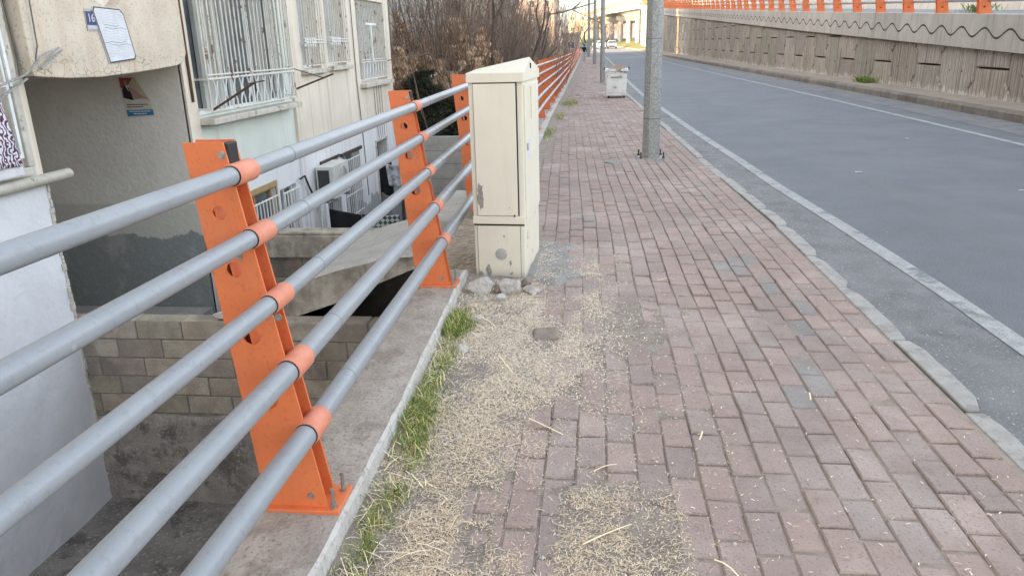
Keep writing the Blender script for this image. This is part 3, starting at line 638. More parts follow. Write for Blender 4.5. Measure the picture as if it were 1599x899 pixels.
fence = thing('guard_rail', 'orange slanted posts with five grey pipe rails along the left edge of the pavement', 'guard rail', (-.9, 2.15, 0))
PY = [-.32, 2.156, 4.66, 7.1]; y = 9.57
while y < 108: PY.append(y); y += 2.46*fsc(y)
first = None; far0 = None
for i, y in enumerate(PY):
    if i < 4:
        if first is None: first = make_fence_post(True); o = first
        else: o = copy_tree(first)
    else:
        if far0 is None: far0 = make_fence_post(False); o = far0
        else: o = far0.copy(); COL.objects.link(o)
    o.parent = fence; o.location = Vector((fence_x(y), y, rise(y)))-fence.location
    if i > 3: o.scale = (fsc(y)*1.02, 1, fsc(y))
    o.rotation_euler = (0, rr.uniform(-.006, .006) if i > 3 else 0, rr.uniform(-.01, .01) if i > 3 else 0)
for z, RR in zip(RZ, RRS):
    mb = MB(); pts = []; rad = []
    yl = [-2.8]+PY
    for i, y in enumerate(yl):
        k_ = fsc(y); x = fence_x(y)+(edge_dx(z)+.012)*k_
        pts.append((x, y, z*k_+rise(y))); rad.append(RR*k_)
    # straight lengths with slight sleeve joints near the posts
    for a, b, ra, rb in zip(pts[:-1], pts[1:], rad[:-1], rad[1:]):
        mb.tube([a, b], [ra, rb], 20 if a[1] < 12 else 8)
    for i in (1, 2, 3):
        a, b = Vector(pts[i]), Vector(pts[i+1]); d = (b-a); L_ = d.length
        q = a+d*(.42/L_); mb.tube([q, q+d*(.006/L_)], RR+.0014, 20)
    to_local(mb.build('rail', 'rail', smooth=True, angle=50), fence)

# ------------------------------------------------------------------ street cabinet
cb = thing('utility_cabinet', 'tall cream street cabinet with pitched lid, scuffed base and round grey vent', 'cabinet', (-.66, 5.15, 0), R(-4))
W, D = .375, .71   # local: x -.185..+.19, y 0..D
x0, x1 = -.19, .18
mb = MB(); mb.box(x0, x1, .012, D, .40, 1.365); mb.box(x0-.002, x1+.002, -.007, .012, .402, .458); b_ = mb.build('body', 'cream', cb, bevel=.006)
mb = MB(); mb.box(x0+.005, x1-.004, .006, D-.006, 0.0, .397); mb.build('base', 'cream_worn', cb, bevel=.005)
mb = MB(); mb.box(x0+.028, x1-.035, -.001, .011, .01, .385); pnl = mb.build('base_panel', 'cream_worn', cb, bevel=.003)
mb = MB(); mb.box(x0+.026, x0+.029, .001, .0095, .01, .386); mb.box(x1-.036, x1-.033, .001, .0095, .01, .386); mb.box(x0+.005, x1-.004, .004, .012, .389, .402); mb.build('seam', 'cab_gap', cb)
mb = MB(); mb.tube([(.005, .002, .185), (.005, -.004, .185), (.005, -.006, .185)], [.043, .043, .038], 24); mb.build('vent', 'ventgrey', pnl, smooth=True, angle=40)
mb = MB(); mb.box(x0+.036, x1-.047, -.008, .013, .462, 1.355); dr = mb.build('door', 'cream', cb, bevel=.003)
mb = MB(); mb.box(x0+.032, x0+.0362, .004, .0125, .46, 1.359); mb.box(x1-.0472, x1-.0385, .003, .0125, .46, 1.359); mb.box(x0+.032, x1-.04, .003, .0125, 1.3552, 1.360); mb.build('door_gap', 'cab_gap', cb)
mb = MB(); mb.box(x1-.075, x1-.066, -.0095, -.0075, .455, .472); mb.box(x0+.26, x0+.266, -.0095, -.007, .52, .524); mb.build('keyhole', 'cab_gap', dr)
# scuff where the paint has gone
def scuff(name, cx_, cz, w, h, seed, par, yy):
    rq = random.Random(seed); pts = [(cx_+w*math.cos(2*PI*k/22)*rq.uniform(.55, 1.1), cz+h*math.sin(2*PI*k/22)*rq.uniform(.7, 1.1)) for k in range(22)]
    m_ = MB(); m_.add([(u, yy, v) for u, v in pts], [tuple(range(22))]); return m_.build(name, 'cab_scuff', par)
scuff('bare_patch', x0+.062, .60, .026, .10, 4, dr, -.0088)
scuff('bare_patch', x0+.10, .06, .022, .05, 6, pnl, -.0018)
scuff('bare_patch', x0+.045, .03, .018, .03, 7, pnl, -.0018)
scuff('bare_patch', x0+.26, .12, .01, .022, 9, pnl, -.0018)
# side door, sticker, hinges
mb = MB(); mb.box(x1, x1+.009, .05, D-.03, .43, 1.34); sd = mb.build('side_door', 'cream', cb, bevel=.003)
mb = MB(); mb.box(x1+.009, x1+.0105, .30, .335, 1.10, 1.32); mb.build('sticker', 'yellow', sd)
mb = MB(); mb.box(x1+.009, x1+.0108, .13, .24, .84, .97); mb.build('torn_paper', 'paper', sd)
mb = MB(); mb.box(x1+.009, x1+.02, .10, .125, .90, .95); mb.build('lock', 'ventgrey', sd, bevel=.003)
# lid: pitched front to back with a gable at the right
L0, L1, B0, B1 = x0-.008, x1+.012, -.014, D+.014
mb = MB(); zb, ze, zr, ym = 1.362, 1.425, 1.515, D*.42
mb.add([(L0, B0, zb), (L1, B0, zb), (L1, B1, zb), (L0, B1, zb), (L0, B0, ze), (L1, B0, ze), (L1, B1, ze), (L0, B1, ze), (L0+.0, ym, zr-.075), (L1-.004, ym, zr)],
       [(3, 2, 1, 0), (0, 1, 5, 4), (2, 3, 7, 6), (4, 5, 9, 8), (6, 7, 8, 9), (1, 2, 6, 9, 5), (3, 0, 4, 8, 7)])
ld = mb.build('lid', 'cream', cb, bevel=.005)
mb = MB(); mb.box(L1-.003, L1+.004, ym-.012, ym+.012, 1.44, 1.475); mb.build('lid_slot', 'cab_gap', ld)

# ------------------------------------------------------------------ galvanised poles
def pole(loc, w0, label, straps=True, h=9.):
    p = thing('street_pole', label, 'pole', loc, R(3), 'galvanised poles along the kerb')
    mb = MB(); r0 = w0/2/math.cos(PI/8)*1.0
    for k in range(8): pass
    mb.tube([(0, 0, .012), (0, 0, h)], [r0, r0*.6], 8); mb.build('shaft', 'galv', p)
    mb = MB(); s_ = w0*.82; mb.box(-s_, s_, -s_, s_, -.02, .014); mb.build('base_plate', 'galv', p, bevel=.004)
    if straps:
        mb = MB(); mb.tube([(0, 0, .55), (0, 0, .562)], r0*.985, 8); mb.tube([(0, 0, 1.62), (0, 0, 1.628)], r0*.94, 8); mb.build('strap', 'cable', p)
        for sx in (-1, 1):
            for sy in (-1, 1):
                mb = MB(); mb.tube([(sx*s_*.82, sy*s_*.82, .01), (sx*s_*.82, sy*s_*.82, .10)], .011, 8); mb.tube([(sx*s_*.82, sy*s_*.82, .012), (sx*s_*.82, sy*s_*.82, .035)], .022, 6); mb.build('anchor_bolt', 'rust', p)
    return p
pole((.80, 11.06, 0), .235, 'nearest and thickest galvanised octagonal pole, standing on the pavement')
pole((.29, 32.6, 0), .19, 'second galvanised pole, rising behind the white dumpster', False)
pole((-.06, 60.5, 0), .27, 'third galvanised pole far along the kerb, left of the pole behind the dumpster', False)
pole((-.75, 90, rise(90)), .34, 'farthest pale pole, just left of the third pole', False)
mb = MB(); mb.prism([(.8+.36*math.cos(k*PI/8+.2)*(1+.1*math.sin(k*3)), 11.06+.32*math.sin(k*PI/8+.2)*(1+.12*math.cos(k*5))) for k in range(16)], -.03, -.0015, 'z'); struct(mb.build('pole_footing', 'cement'))

# ------------------------------------------------------------------ dumpster
bn = thing('dumpster', 'battered white metal rubbish bin on the pavement edge, full to the brim', 'rubbish bin', (.635, 23.7, 0), R(-2))
w, d, h = .31, .36, .80
mb = MB(); mb.add([(-w*.93, -d, .07), (w*.93, -d, .07), (w*.93, d, .07), (-w*.93, d, .07), (-w, -d-.02, h), (w, -d-.02, h), (w, d+.02, h), (-w, d+.02, h)],
                  [(3, 2, 1, 0), (0, 1, 5, 4), (1, 2, 6, 5), (2, 3, 7, 6), (3, 0, 4, 7), (4, 5, 6, 7)])
by_ = mb.build('bin_body', 'dumpw', bn, bevel=.012)
mb = MB()
for (a, b, c, d2) in ((-w-.035, w+.035, -d-.055, -d-.01), (-w-.035, w+.035, d+.01, d+.055), (-w-.035, -w+.012, -d-.01, d+.01), (w-.012, w+.035, -d-.01, d+.01)): mb.box(a, b, c, d2, h-.04, h+.03)
mb.build('rim', 'dumpw', bn, bevel=.01)
mb = MB(); mb.tube([(-.16, -d-.02, h-.2), (-.16, -d-.05, h-.2), (.16, -d-.05, h-.2), (.16, -d-.02, h-.2)], .011, 8); mb.build('handle', 'rust', by_)
mb = MB(); mb.box(-.09, -.082, -d-.026, -d-.008, .2, h-.25); mb.box(.06, .068, -d-.026, -d-.008, .2, h-.25); mb.box(-.25, .25, -d-.022, -d-.008, .17, .178); mb.build('rib', 'dumpw', by_)
for sx in (-1, 1):
    mb = MB(); mb.box(sx*(w+.045)-.02, sx*(w+.045)+.02, -d-.03, -d+.03, h+.01, h+.09); mb.build('lifting_lug', 'rust', bn, bevel=.006)
    for sy in (-1, 1):
        mb = MB(); mb.tube([(sx*w*.75-.018, sy*d*.85, .045), (sx*w*.75+.018, sy*d*.85, .045)], .045, 14); mb.build('wheel', 'black', bn)
mb = MB(); mb.add([(-.24, -.3, .80), (.25, -.32, .80), (.26, .3, .8), (-.25, .3, .8), (-.14, -.1, .9), (.16, -.16, .93), (.2, .12, .88), (-.17, .14, .86), (.02, -.02, .95)],
                  [(0, 1, 5, 4), (1, 2, 6, 5), (2, 3, 7, 6), (3, 0, 4, 7), (4, 5, 8), (5, 6, 8), (6, 7, 8), (7, 4, 8)])
o = mb.build('cardboard_waste', 'cardboard', None, bevel=.02); o.location = bn.location; o.rotation_euler = bn.rotation_euler; tag(o, 'crumpled brown cardboard heaped in the top of the white bin', 'cardboard')

# ------------------------------------------------------------------ retaining wall on the right
rw = thing('retaining_wall', 'long concrete panel wall with wavy line parapet, climbing along the right of the road', 'retaining wall', (9.05, 20, 0))
mb = MB(); yy = list(range(-8, 151, 4)); strip(mb, lambda y: wall_x(y)+.14, lambda y: wall_x(y)+.14, [0], lambda y: 0)
for a, b in zip(yy[:-1], yy[1:]):
    mb.quad((wall_x(a)+.16, a, -.2), (wall_x(b)+.16, b, -.2), (wall_x(b)+.16, b, wall_b(b)+.6), (wall_x(a)+.16, a, wall_b(a)+.6))
mb.box(8.4, 12, 150-.01, 150.2, 0, wall_b(150)+.75); mb.box(8.1, 8.6, 149.7, 150.4, -.1, wall_b(150)+.75)
to_local(mb.build('wall_core', 'joint'), rw)
# interlocking cruciform panels
mb = MB(); P_, HH, dd = 1.752, 1.6, .125; r_ = random.Random(4); ch = .22
def sgn_profile(zc):  # panel outline half width as function of height from its centre: wide in the middle
    return [(-HH/2, -1), (-HH/4-ch/2, -1), (-HH/4+ch/2, 1), (HH/4-ch/2, 1), (HH/4+ch/2, -1), (HH/2, -1)]
col = 0; yc = 19.2-P_*14; k0 = -14
for k in range(-14, 76):
    yc = 19.2+P_*k
    if yc > 148: break
    par = k % 2; z0 = .78 if par == 0 else 1.575
    j = -2
    while True:
        zc = z0-HH/2+j*HH; j += 1
        if zc-HH/2 > wall_b(yc)+.1: break
        if zc+HH/2 < -.1: continue
        g = .022; prof = sgn_profile(zc); left = []; right = []
        for dz, s_ in prof:
            hw = P_/2+s_*dd-g*1.6; zz = zc+max(min(dz, HH/2-g), -HH/2+g); right.append((yc+hw, zz)); left.append((yc-hw, zz))
        top = wall_b(yc)+.35; bot = -.08
        poly = [(u, min(max(v, bot), top)) for u, v in right+left[::-1]]
        cl = [poly[0]]
        for q in poly[1:]:
            if (Vector(q)-Vector(cl[-1])).length > 1e-4: cl.append(q)
        zs_ = [q[1] for q in cl]
        if max(zs_)-min(zs_) < .05: continue
        dpt = r_.uniform(0, .012); t = r_.uniform(.86, 1.12)
        c0, c1 = wall_x(yc)+.03+dpt, wall_x(yc)+.155
        cy_ = sum(q[0] for q in cl)/len(cl); cz_ = sum(q[1] for q in cl)/len(cl)
        ins = [(cy_+(u-cy_)*(1-.05/.9), cz_+(v-cz_)*(1-.03/.8)) for u, v in cl]
        n = len(cl); vs = [(c0, u, v) for u, v in ins]+[(c0+.035, u, v) for u, v in cl]+[(c1, u, v) for u, v in cl]
        fs = [tuple(range(n))]+[(i, (i+1) % n, (i+1) % n+n, i+n) for i in range(n)]+[(i+n, (i+1) % n+n, (i+1) % n+2*n, i+2*n) for i in range(n)]
        mb.add(vs, fs, 0, (t, t*r_.uniform(.97, 1.02), t*r_.uniform(.94, 1.03)))
        # lifting holes
        if yc < 50:
            for dy in (-.35, .35):
                zz = zc-.1
                if bot+.1 < zz < wall_b(yc)-.1: mb.add([(c0-.003, yc+dy+.03*math.cos(q*PI/4), zz+.03*math.sin(q*PI/4)) for q in range(8)], [tuple(range(8))], 1)
pf = to_local(mb.build('panel_facing', ['panel', 'joint']), rw)
# ribbed surface of the panels (vertical flutes in the material)
m = M['panel']; t = m.node_tree; bp = [n for n in t.nodes if n.type == 'BUMP'][0]
wv = t.nodes.new('ShaderNodeTexWave'); wv.wave_type = 'BANDS'; wv.bands_direction = 'Y'; wv.inputs['Scale'].default_value = 1.7; wv.inputs['Distortion'].default_value = .5; wv.inputs['Detail'].default_value = 2
gp = t.nodes.new('ShaderNodeNewGeometry'); t.links.new(gp.outputs['Position'], wv.inputs['Vector'])
b2 = t.nodes.new('ShaderNodeBump'); b2.inputs['Strength'].default_value = 1.; b2.inputs['Distance'].default_value = .09
t.links.new(wv.outputs['Fac'], b2.inputs['Height']); t.links.new(bp.outputs[0], b2.inputs['Normal']); t.links.new(b2.outputs[0], t.nodes['Principled BSDF'].inputs['Normal'])
# parapet panels, 2.33 m each
PH = .78; mb = MB(); y = 17.7-2.33*9
while y < 149:
    y1 = y+2.33; t = r_.uniform(.93, 1.07); xa, xb = wall_x(y)-.09, wall_x(y1)-.09; za, zb = wall_b(y), wall_b(y1); g = .006
    mb.add([(xa, y+g, za), (xa, y+g, za+PH), (xa+.3, y+g, za+PH), (xa+.3, y+g, za), (xb, y1-g, zb), (xb, y1-g, zb+PH), (xb+.3, y1-g, zb+PH), (xb+.3, y1-g, zb)],
           [(0, 1, 2, 3), (7, 6, 5, 4), (0, 4, 5, 1), (1, 5, 6, 2), (2, 6, 7, 3), (3, 7, 4, 0)], 0, (t, t, t)); y = y1
pp = to_local(mb.build('parapet', 'parapet', bevel=.008), rw)
mb = MB(); y = -2.0; last = None
while y < 110:
    st = .06 if y < 45 else .146
    a = (18.32-y)/1.165*2*PI; z = wall_b(y)+.375+.105*math.cos(a)
    cur = [(wall_x(y)-.0935, y, z-.022), (wall_x(y)-.0935, y, z+.022)]
    if last: mb.quad(last[0], cur[0], cur[1], last[1])
    last = cur; y += st
to_local(mb.build('wave_groove', 'joint'), pp)
# orange barrier on the wall
fr = thing('guard_rail', 'orange posts with grey rails along the top of the concrete wall', 'guard rail', (9.2, 20, 2))
y = 20.02-2.3*7; RP = []
while y < 147: RP.append(y); y += 2.31
for i, y in enumerate(RP):
    o = far0.copy(); COL.objects.link(o); o.parent = fr; o.scale = (1.35, 1.3, 1.0)
    o.location = Vector((wall_x(y)+.28, y, wall_b(y)+PH-.10))-fr.location; o.rotation_euler = (rr.uniform(-.015, .015), rr.uniform(-.015, .015), rr.uniform(-.05, .05))
for z in RZ[:]:
    mb = MB()
    for a, b in zip(RP[:-1], RP[1:]):
        mb.tube([(wall_x(a)+.28+edge_dx(z)*1.35, a, wall_b(a)+PH-.1+z), (wall_x(b)+.28+edge_dx(z)*1.35, b, wall_b(b)+PH-.1+z)], .042, 8)
    to_local(mb.build('rail', 'rail', smooth=True, angle=50), fr)
# ramp roadway behind the wall and its far parapet
mb = MB()
for a, b in zip(yy[:-1], yy[1:]): mb.quad((wall_x(a)+.2, a, wall_b(a)+.62), (17, a, wall_b(a)+.62), (17, b, wall_b(b)+.62), (wall_x(b)+.2, b, wall_b(b)+.62))
struct(mb.build('ramp_road', 'asphalt'))
mb = MB()
for a, b in zip(yy[:-1], yy[1:]):
    mb.add([(16.7, a, wall_b(a)+.6), (17.1, a, wall_b(a)-3), (17, a, wall_b(a)+1.5), (16.8, a, wall_b(a)+1.5), (16.7, b, wall_b(b)+.6), (17.1, b, wall_b(b)-3), (17, b, wall_b(b)+1.5), (16.8, b, wall_b(b)+1.5)],
           [(0, 4, 7, 3), (3, 7, 6, 2), (2, 6, 5, 1)], 0)
tag(mb.build('far_parapet', 'parapet'), 'plain pale concrete parapet on the far side of the climbing ramp', 'parapet')
spots = []
# weeds on the wall
mb = MB()
def weed(mb, c, n, h, s_, rnd):
    for i in range(n):
        x, y, z = c[0]+rnd.gauss(0, s_*.4), c[1]+rnd.gauss(0, s_), c[2]; a = rnd.uniform(0, 6.3); l = h*rnd.uniform(.2, .8); hh = h*rnd.uniform(.4, 1); w = .008; v = rnd.uniform(.6, 1.4)
        mb.add([(x-w, y-w, z), (x+w, y+w, z), (x+math.cos(a)*l*.5+w, y+math.sin(a)*l*.5, z+hh*.7), (x+math.cos(a)*l, y+math.sin(a)*l, z+hh)], [(0, 1, 2, 3)], 0, (v, v, v))
weed(mb, (8.75, 26.6, .12), 260, .22, .28, rg); tag(mb.build('weed', 'grass'), 'small green weed at the foot of the concrete wall', 'weed')
mb = MB(); weed(mb, (9.5, 21.1, 2.05), 160, .25, .35, rg); tag(mb.build('weed', 'grass'), 'green weeds growing on top of the wall between the orange posts', 'weed')

# ------------------------------------------------------------------ viaduct
va = thing('viaduct', 'sunlit concrete viaduct on round columns curving away beyond the end of the wall', 'viaduct', (9, 160, 0))
vy = [149.8, 160, 172, 186, 202, 220, 240, 262, 290]
vxl = lerp_tab([(150, 8.0), (160, 6.6), (172, 5.2), (186, 3.8), (202, 2.2), (220, .6), (240, -1.2), (262, -3.5), (290, -8)])
vz = lerp_tab([(150, 7.3), (290, 9.0)])
mb = MB()
for a, b in zip(vy[:-1], vy[1:]):
    def sec(y):
        x = vxl(y); z = vz(y); return [(x, y, z), (x, y, z+.95), (x+.25, y, z+.95), (x+.25, y, z+.5), (x+11, y, z+.5), (x+11, y, z-.8), (x+2, y, z-.8), (x+1.2, y, z-.1)]
    s0, s1 = sec(a), sec(b); mb.add(s0+s1, [(i, (i+1) % 8, (i+1) % 8+8, i+8) for i in range(8)])
to_local(mb.build('deck', 'parapet'), va)
for y, dx in ((158, 1.5), (170, 1.6), (184, 1.6), (200, 1.6), (219, 1.6), (240, 1.6)):
    x = vxl(y)+dx; mb = MB(); zt = vz(y)-1.9
    mb.tube([(x, y, .2), (x, y, zt)], .62, 20); to_local(mb.build('column', 'parapet', smooth=True, angle=40), va)
    mb = MB(); mb.tube([(x+7, y, .2), (x+7, y, zt)], .62, 16); to_local(mb.build('column', 'parapet', smooth=True, angle=40), va)
    mb = MB(); mb.add([(x-.9, y-.8, zt+.35), (x-.9, y-.8, zt+1.2), (x+8.2, y-.8, zt+1.2), (x+8.2, y-.8, zt), (x-.2, y-.8, zt), (x-.9, y+.8, zt+.35), (x-.9, y+.8, zt+1.2), (x+8.2, y+.8, zt+1.2), (x+8.2, y+.8, zt), (x-.2, y+.8, zt)],
                      [(0, 1, 2, 3, 4), (9, 8, 7, 6, 5), (0, 5, 6, 1), (1, 6, 7, 2), (2, 7, 8, 3), (3, 8, 9, 4), (4, 9, 5, 0)]); to_local(mb.build('pier_cap', 'parapet', bevel=.03), va)
y = 151; vr = MB()
while y < 262:
    x = vxl(y)+.12; z = vz(y)+.93; vr.box(x-.05, x+.05, y-.12, y+.12, z, z+1.1); y += 2.3
to_local(vr.build('railing_post', 'orange'), va)['kind'] = 'stuff'
vr = MB()
for dz in (.35, .7, 1.05):
    for a, b in zip(vy[:-1], vy[1:]): vr.tube([(vxl(a)+.06, a, vz(a)+.93+dz), (vxl(b)+.06, b, vz(b)+.93+dz)], .06, 6)
to_local(vr.build('railing', 'orange'), va)
# grassed verge with kerb under the viaduct
mb = MB()
for j in range(14):
    y = 131+j*10
    for i in range(8):
        xa = r_kerb(y)+.1; x = xa+i*1.6; mb.v.append((x, y, rise(y)+.12+min(1, i*.35)*1.3*max(0, min(1, (y-131)/22))+.1*fbm(x, y, .2)))
for j in range(13):
    for i in range(7): mb.f.append([j*8+i, j*8+i+1, (j+1)*8+i+1, (j+1)*8+i]); mb.m.append(0); mb.t.append(None)
struct(mb.build('grass_verge', 'verge', smooth=True))
# ------------------------------------------------------------------ apartment building on the left
FX = -5.2
ab = thing('apartment_building', 'worn cream apartment building with barred windows, its lower floor below street level', 'building', (FX, 9.4, -3))
def facade(y0, y1, z0, z1, holes, m, x=FX, depth=.2, name='wall'):
    mb = MB(); ys = sorted({y0, y1, *[h[0] for h in holes], *[h[1] for h in holes]}); zs = sorted({z0, z1, *[h[2] for h in holes], *[h[3] for h in holes]})
    for a, b in zip(ys[:-1], ys[1:]):
        for c, d in zip(zs[:-1], zs[1:]):
            if any(h[0] <= a and b <= h[1] and h[2] <= c and d <= h[3] for h in holes): continue
            mb.quad((x, a, c), (x, b, c), (x, b, d), (x, a, d))
    for h in holes:
        a, b, c, d = h[:4]; e = x-depth
        mb.quad((x, a, c), (x, a, d), (e, a, d), (e, a, c)); mb.quad((x, b, c), (e, b, c), (e, b, d), (x, b, d))
        mb.quad((x, a, c), (e, a, c), (e, b, c), (x, b, c)); mb.quad((x, a, d), (x, b, d), (e, b, d), (e, a, d))
    bm_o = mb.build(name, m)
    return to_local(bm_o, ab)
TOP = 14.0
# white wall left of the entrance, entrance recess, green bay, cream bay
HW0 = (3.6, 6.42, .66, 2.5)
facade(-9, 6.65, -3.05, .52, [], 'white'); facade(-9, 6.65, .52, TOP, [HW0], 'creamwall')
mb = MB(); mb.quad((FX, 6.65, -3.05), (FX, 6.65, TOP), (-8.9, 6.65, TOP), (-8.9, 6.65, -3.05)); mb.quad((-8.8, 6.65, -3.05), (-8.8, 9.4, -3.05), (-8.8, 9.4, 1.5), (-8.8, 6.65, 1.5))
mb.quad((FX, 9.4, -3.05), (-8.9, 9.4, -3.05), (-8.9, 9.4, 1.5), (FX, 9.4, 1.5)); to_local(mb.build('entrance_recess', 'recess'), ab)
mb = MB(); mb.quad((FX, 6.65, 1.5), (FX, 9.4, 1.5), (-8.8, 9.4, 1.5), (-8.8, 6.65, 1.5)); mb.quad((FX-.01, 6.65, 1.48), (FX-.01, 9.4, 1.48), (FX-.01, 9.4, TOP), (FX-.01, 6.65, TOP)); to_local(mb.build('entrance_ceiling', 'recess'), ab)
mb = MB(); mb.box(-8.8, FX-.05, 6.66, 9.39, -1.9, -1.75); to_local(mb.build('entrance_floor', 'slab'), ab)
# rough plaster edge at the corner of the white wall
mb = MB(); r_ = random.Random(8); z = -3.0
while z < .5:
    h = r_.uniform(.03, .09); mb.box(FX-.04, FX+r_.uniform(.004, .02), 6.65-r_.uniform(.0, .03), 6.655+r_.uniform(.004, .03), z, z+h-.002); z += h
to_local(mb.build('plaster_edge', 'rough_edge', bevel=.006), ab)
W1 = (9.72, 12.62, .80, 3.2); W2 = (13.45, 14.42, 1.27, 3.3); W3 = (14.86, 15.95, 1.29, 3.3); W4 = (16.95, 19.22, .86, 2.64)
L1_ = (10.52, 11.80, -1.75, -.50); L2_ = (11.98, 12.7, -1.75, -.60); L3_ = (15.14, 16.3, -2.1, -.50); LD = (17.72, 18.7, -2.95, -.53); L4_ = (13.65, 14.85, -1.9, -.48)
facade(9.4, 9.66, -3.05, TOP, [], 'creamwall', FX+.03)
facade(9.66, 12.95, -3.05, TOP, [W1, L1_, L2_], 'greenwall')
facade(12.95, 16.62, -3.05, TOP, [W2, W3, L4_, L3_], 'creamwall', FX+.05)
facade(16.62, 19.7, -3.05, TOP, [W4, LD], 'creamwall', FX+.02, .32)
mb = MB()
for yy_, xa, xb in ((9.66, FX, FX+.03), (12.95, FX, FX+.05), (16.62, FX+.02, FX+.05), (9.4, FX-.02, FX+.03)): mb.quad((xa, yy_, -3.05), (xb, yy_, -3.05), (xb, yy_, TOP), (xa, yy_, TOP))
mb.box(-17, FX+.018, 19.6, 19.702, -3.05, TOP); mb.box(-17, -16.8, -9, 19.6, -3.05, TOP); mb.box(-17, FX+.02, -9.05, 19.7, TOP, TOP+.3); mb.quad((FX, -9, -3.05), (-17, -9, -3.05), (-17, -9, TOP), (FX, -9, TOP))
to_local(mb.build('side_wall', 'creamwall'), ab)
# cracked beam over the entrance, with a round opening
zt = 3.6; cyh, czh, rh = 7.95, 2.42, .35; bx0, bx1 = FX-.05, FX+.14
bot = [(6.62, 1.44), (6.75, 1.425), (7.1, 1.40), (7.6, 1.39), (8.2, 1.41), (8.7, 1.435), (9.1, 1.46), (9.28, 1.50), (9.36, 1.60)]
def ibot(y): return float(np.interp(y, [q[0] for q in bot], [q[1] for q in bot]))
mb = MB(); ccl = [q for q in bot if q[0] < cyh]; ccr = [q for q in bot if q[0] > cyh]
arcl = [(cyh-rh*math.sin(a), czh-rh*math.cos(a)) for a in [PI*k/12 for k in range(13)]]
arcr = [(cyh+rh*math.sin(a), czh-rh*math.cos(a)) for a in [PI*k/12 for k in range(13)]]
mb.prism(ccl+[(cyh, ibot(cyh))]+arcl+[(cyh, zt), (6.62, zt)], bx0, bx1, 'x')
mb.prism([(cyh, ibot(cyh))]+ccr+[(9.36, zt), (cyh, zt)]+arcr[::-1], bx0, bx1, 'x')
to_local(mb.build('entrance_beam', 'canopy', bevel=.012), ab)
# sills
def sill(y0, y1, z, pr, h=.07):
    mb = MB(); mb.box(FX-.06, FX+pr, y0, y1, z-h, z); o = to_local(mb.build('sill', 'trim', bevel=.012), ab); return o
sill(9.66, 12.78, .775, .24, .085); sill(13.36, 14.55, 1.265, .17, .08); sill(14.78, 16.05, 1.285, .17, .08); sill(16.9, 19.35, .85, .16, .09)
mb = MB(); mb.tube([(FX+.06, -2, .50), (FX+.06, 4, .50), (FX+.06, 6.8, .51), (FX+.06, 6.92, .51)], .052, 14); to_local(mb.build('sill_pipe', 'pvc', smooth=True, angle=50), ab)
mb = MB(); mb.box(FX-.02, FX+.05, 3.5, 6.5, .565, .645); mb.box(FX+.001, FX+.05, 6.43, 6.52, .645, 2.6); to_local(mb.build('window_surround', 'trim', bevel=.01), ab)
# windows: frame with glass and blind
def window(h, frame='whitegrille', mull=(.5,), glass='glass', depth=.16, trans=None):
    a, b, c, d = h; e = FX-depth; w = .055
    mb = MB(); mb.box(e-.03, e+.03, a, a+w, c, d); mb.box(e-.03, e+.03, b-w, b, c, d); mb.box(e-.028, e+.028, a+w, b-w, c, c+w); mb.box(e-.028, e+.028, a+w, b-w, d-w, d)
    for q in mull: y = a+(b-a)*q; mb.box(e-.026, e+.026, y-w*.45, y+w*.45, c+w, d-w)
    if trans: mb.box(e-.024, e+.024, a+w, b-w, trans-w*.4, trans+w*.4)
    f = to_local(mb.build('window', frame, bevel=.004), ab)
    mb = MB(); mb.quad((e-.01, a+.01, c+.01), (e-.01, b-.01, c+.01), (e-.01, b-.01, d-.01), (e-.01, a+.01, d-.01)); g = mb.build('pane', glass); g.parent = f; g.matrix_parent_inverse = f.matrix_parent_inverse.copy()
    # to_local already maps world coordinates; the pane shares the frame's frame of reference
    g.matrix_parent_inverse = Matrix.Identity(4)
    return f
window(HW0, mull=(.25, .5, .8), glass='blind'); window(W1, mull=(.2, .42, .68, .86), glass='glass', depth=.12); window(W2, mull=(.5,), glass='blind'); window(W3, mull=(.4,), glass='blind'); window(W4, mull=(.3, .6), glass='blind', depth=.26)
window(L1_, 'tan', (.5,), 'glass', .1); window(L2_, 'whitegrille', (.5,), 'glass', .12); window(L3_, 'whitegrille', (.5,), 'glass', .12); window(L4_, 'whitegrille', (.5,), 'glass', .12)
mb = MB(); mb.box(FX-.12, FX-.06, W1[0]+.35, W1[0]+.95, W1[2]+.05, 3.2); mb.box(FX-.11, FX-.05, W1[0]+2.1, W1[0]+2.45, W1[2]+.05, 3.2); to_local(mb.build('blind', 'blind'), ab)
mb = MB(); mb.box(FX+.002, FX+.02, L1_[0]-.06, L1_[1]+.07, L1_[3], L1_[3]+.09); mb.box(FX+.002, FX+.02, L1_[1], L1_[1]+.06, -1.7, L1_[3]); to_local(mb.build('window_casing', 'tan', bevel=.004), ab)
mb = MB(); mb.box(FX+.05, FX+.09, 15.0, 16.4, -.50, -.43); mb.box(FX+.05, FX+.085, 13.8, 14.9, -.47, -.41); to_local(mb.build('lintel', 'door', bevel=.004), ab)
mb = MB(); mb.box(FX-.25, FX-.2, LD[0]+.05, LD[1]-.05, LD[2], LD[3]-.05); d_ = to_local(mb.build('door', 'door', bevel=.004), ab)
mb = MB(); mb.box(FX-.2, FX-.19, LD[0]+.18, LD[1]-.18, -1.3, -.75); mb.box(FX-.2, FX-.185, LD[0]+.15, LD[1]-.15, -2.6, -1.6); g = mb.build('door_panel', 'rust', d_)
mb = MB(); mb.box(FX+.0, FX+.05, LD[0]-.05, LD[0], -2.95, LD[3]); mb.box(FX, FX+.05, LD[0]-.05, LD[1]+.05, LD[3], LD[3]+.05); to_local(mb.build('door_frame', 'trim', bevel=.005), ab)
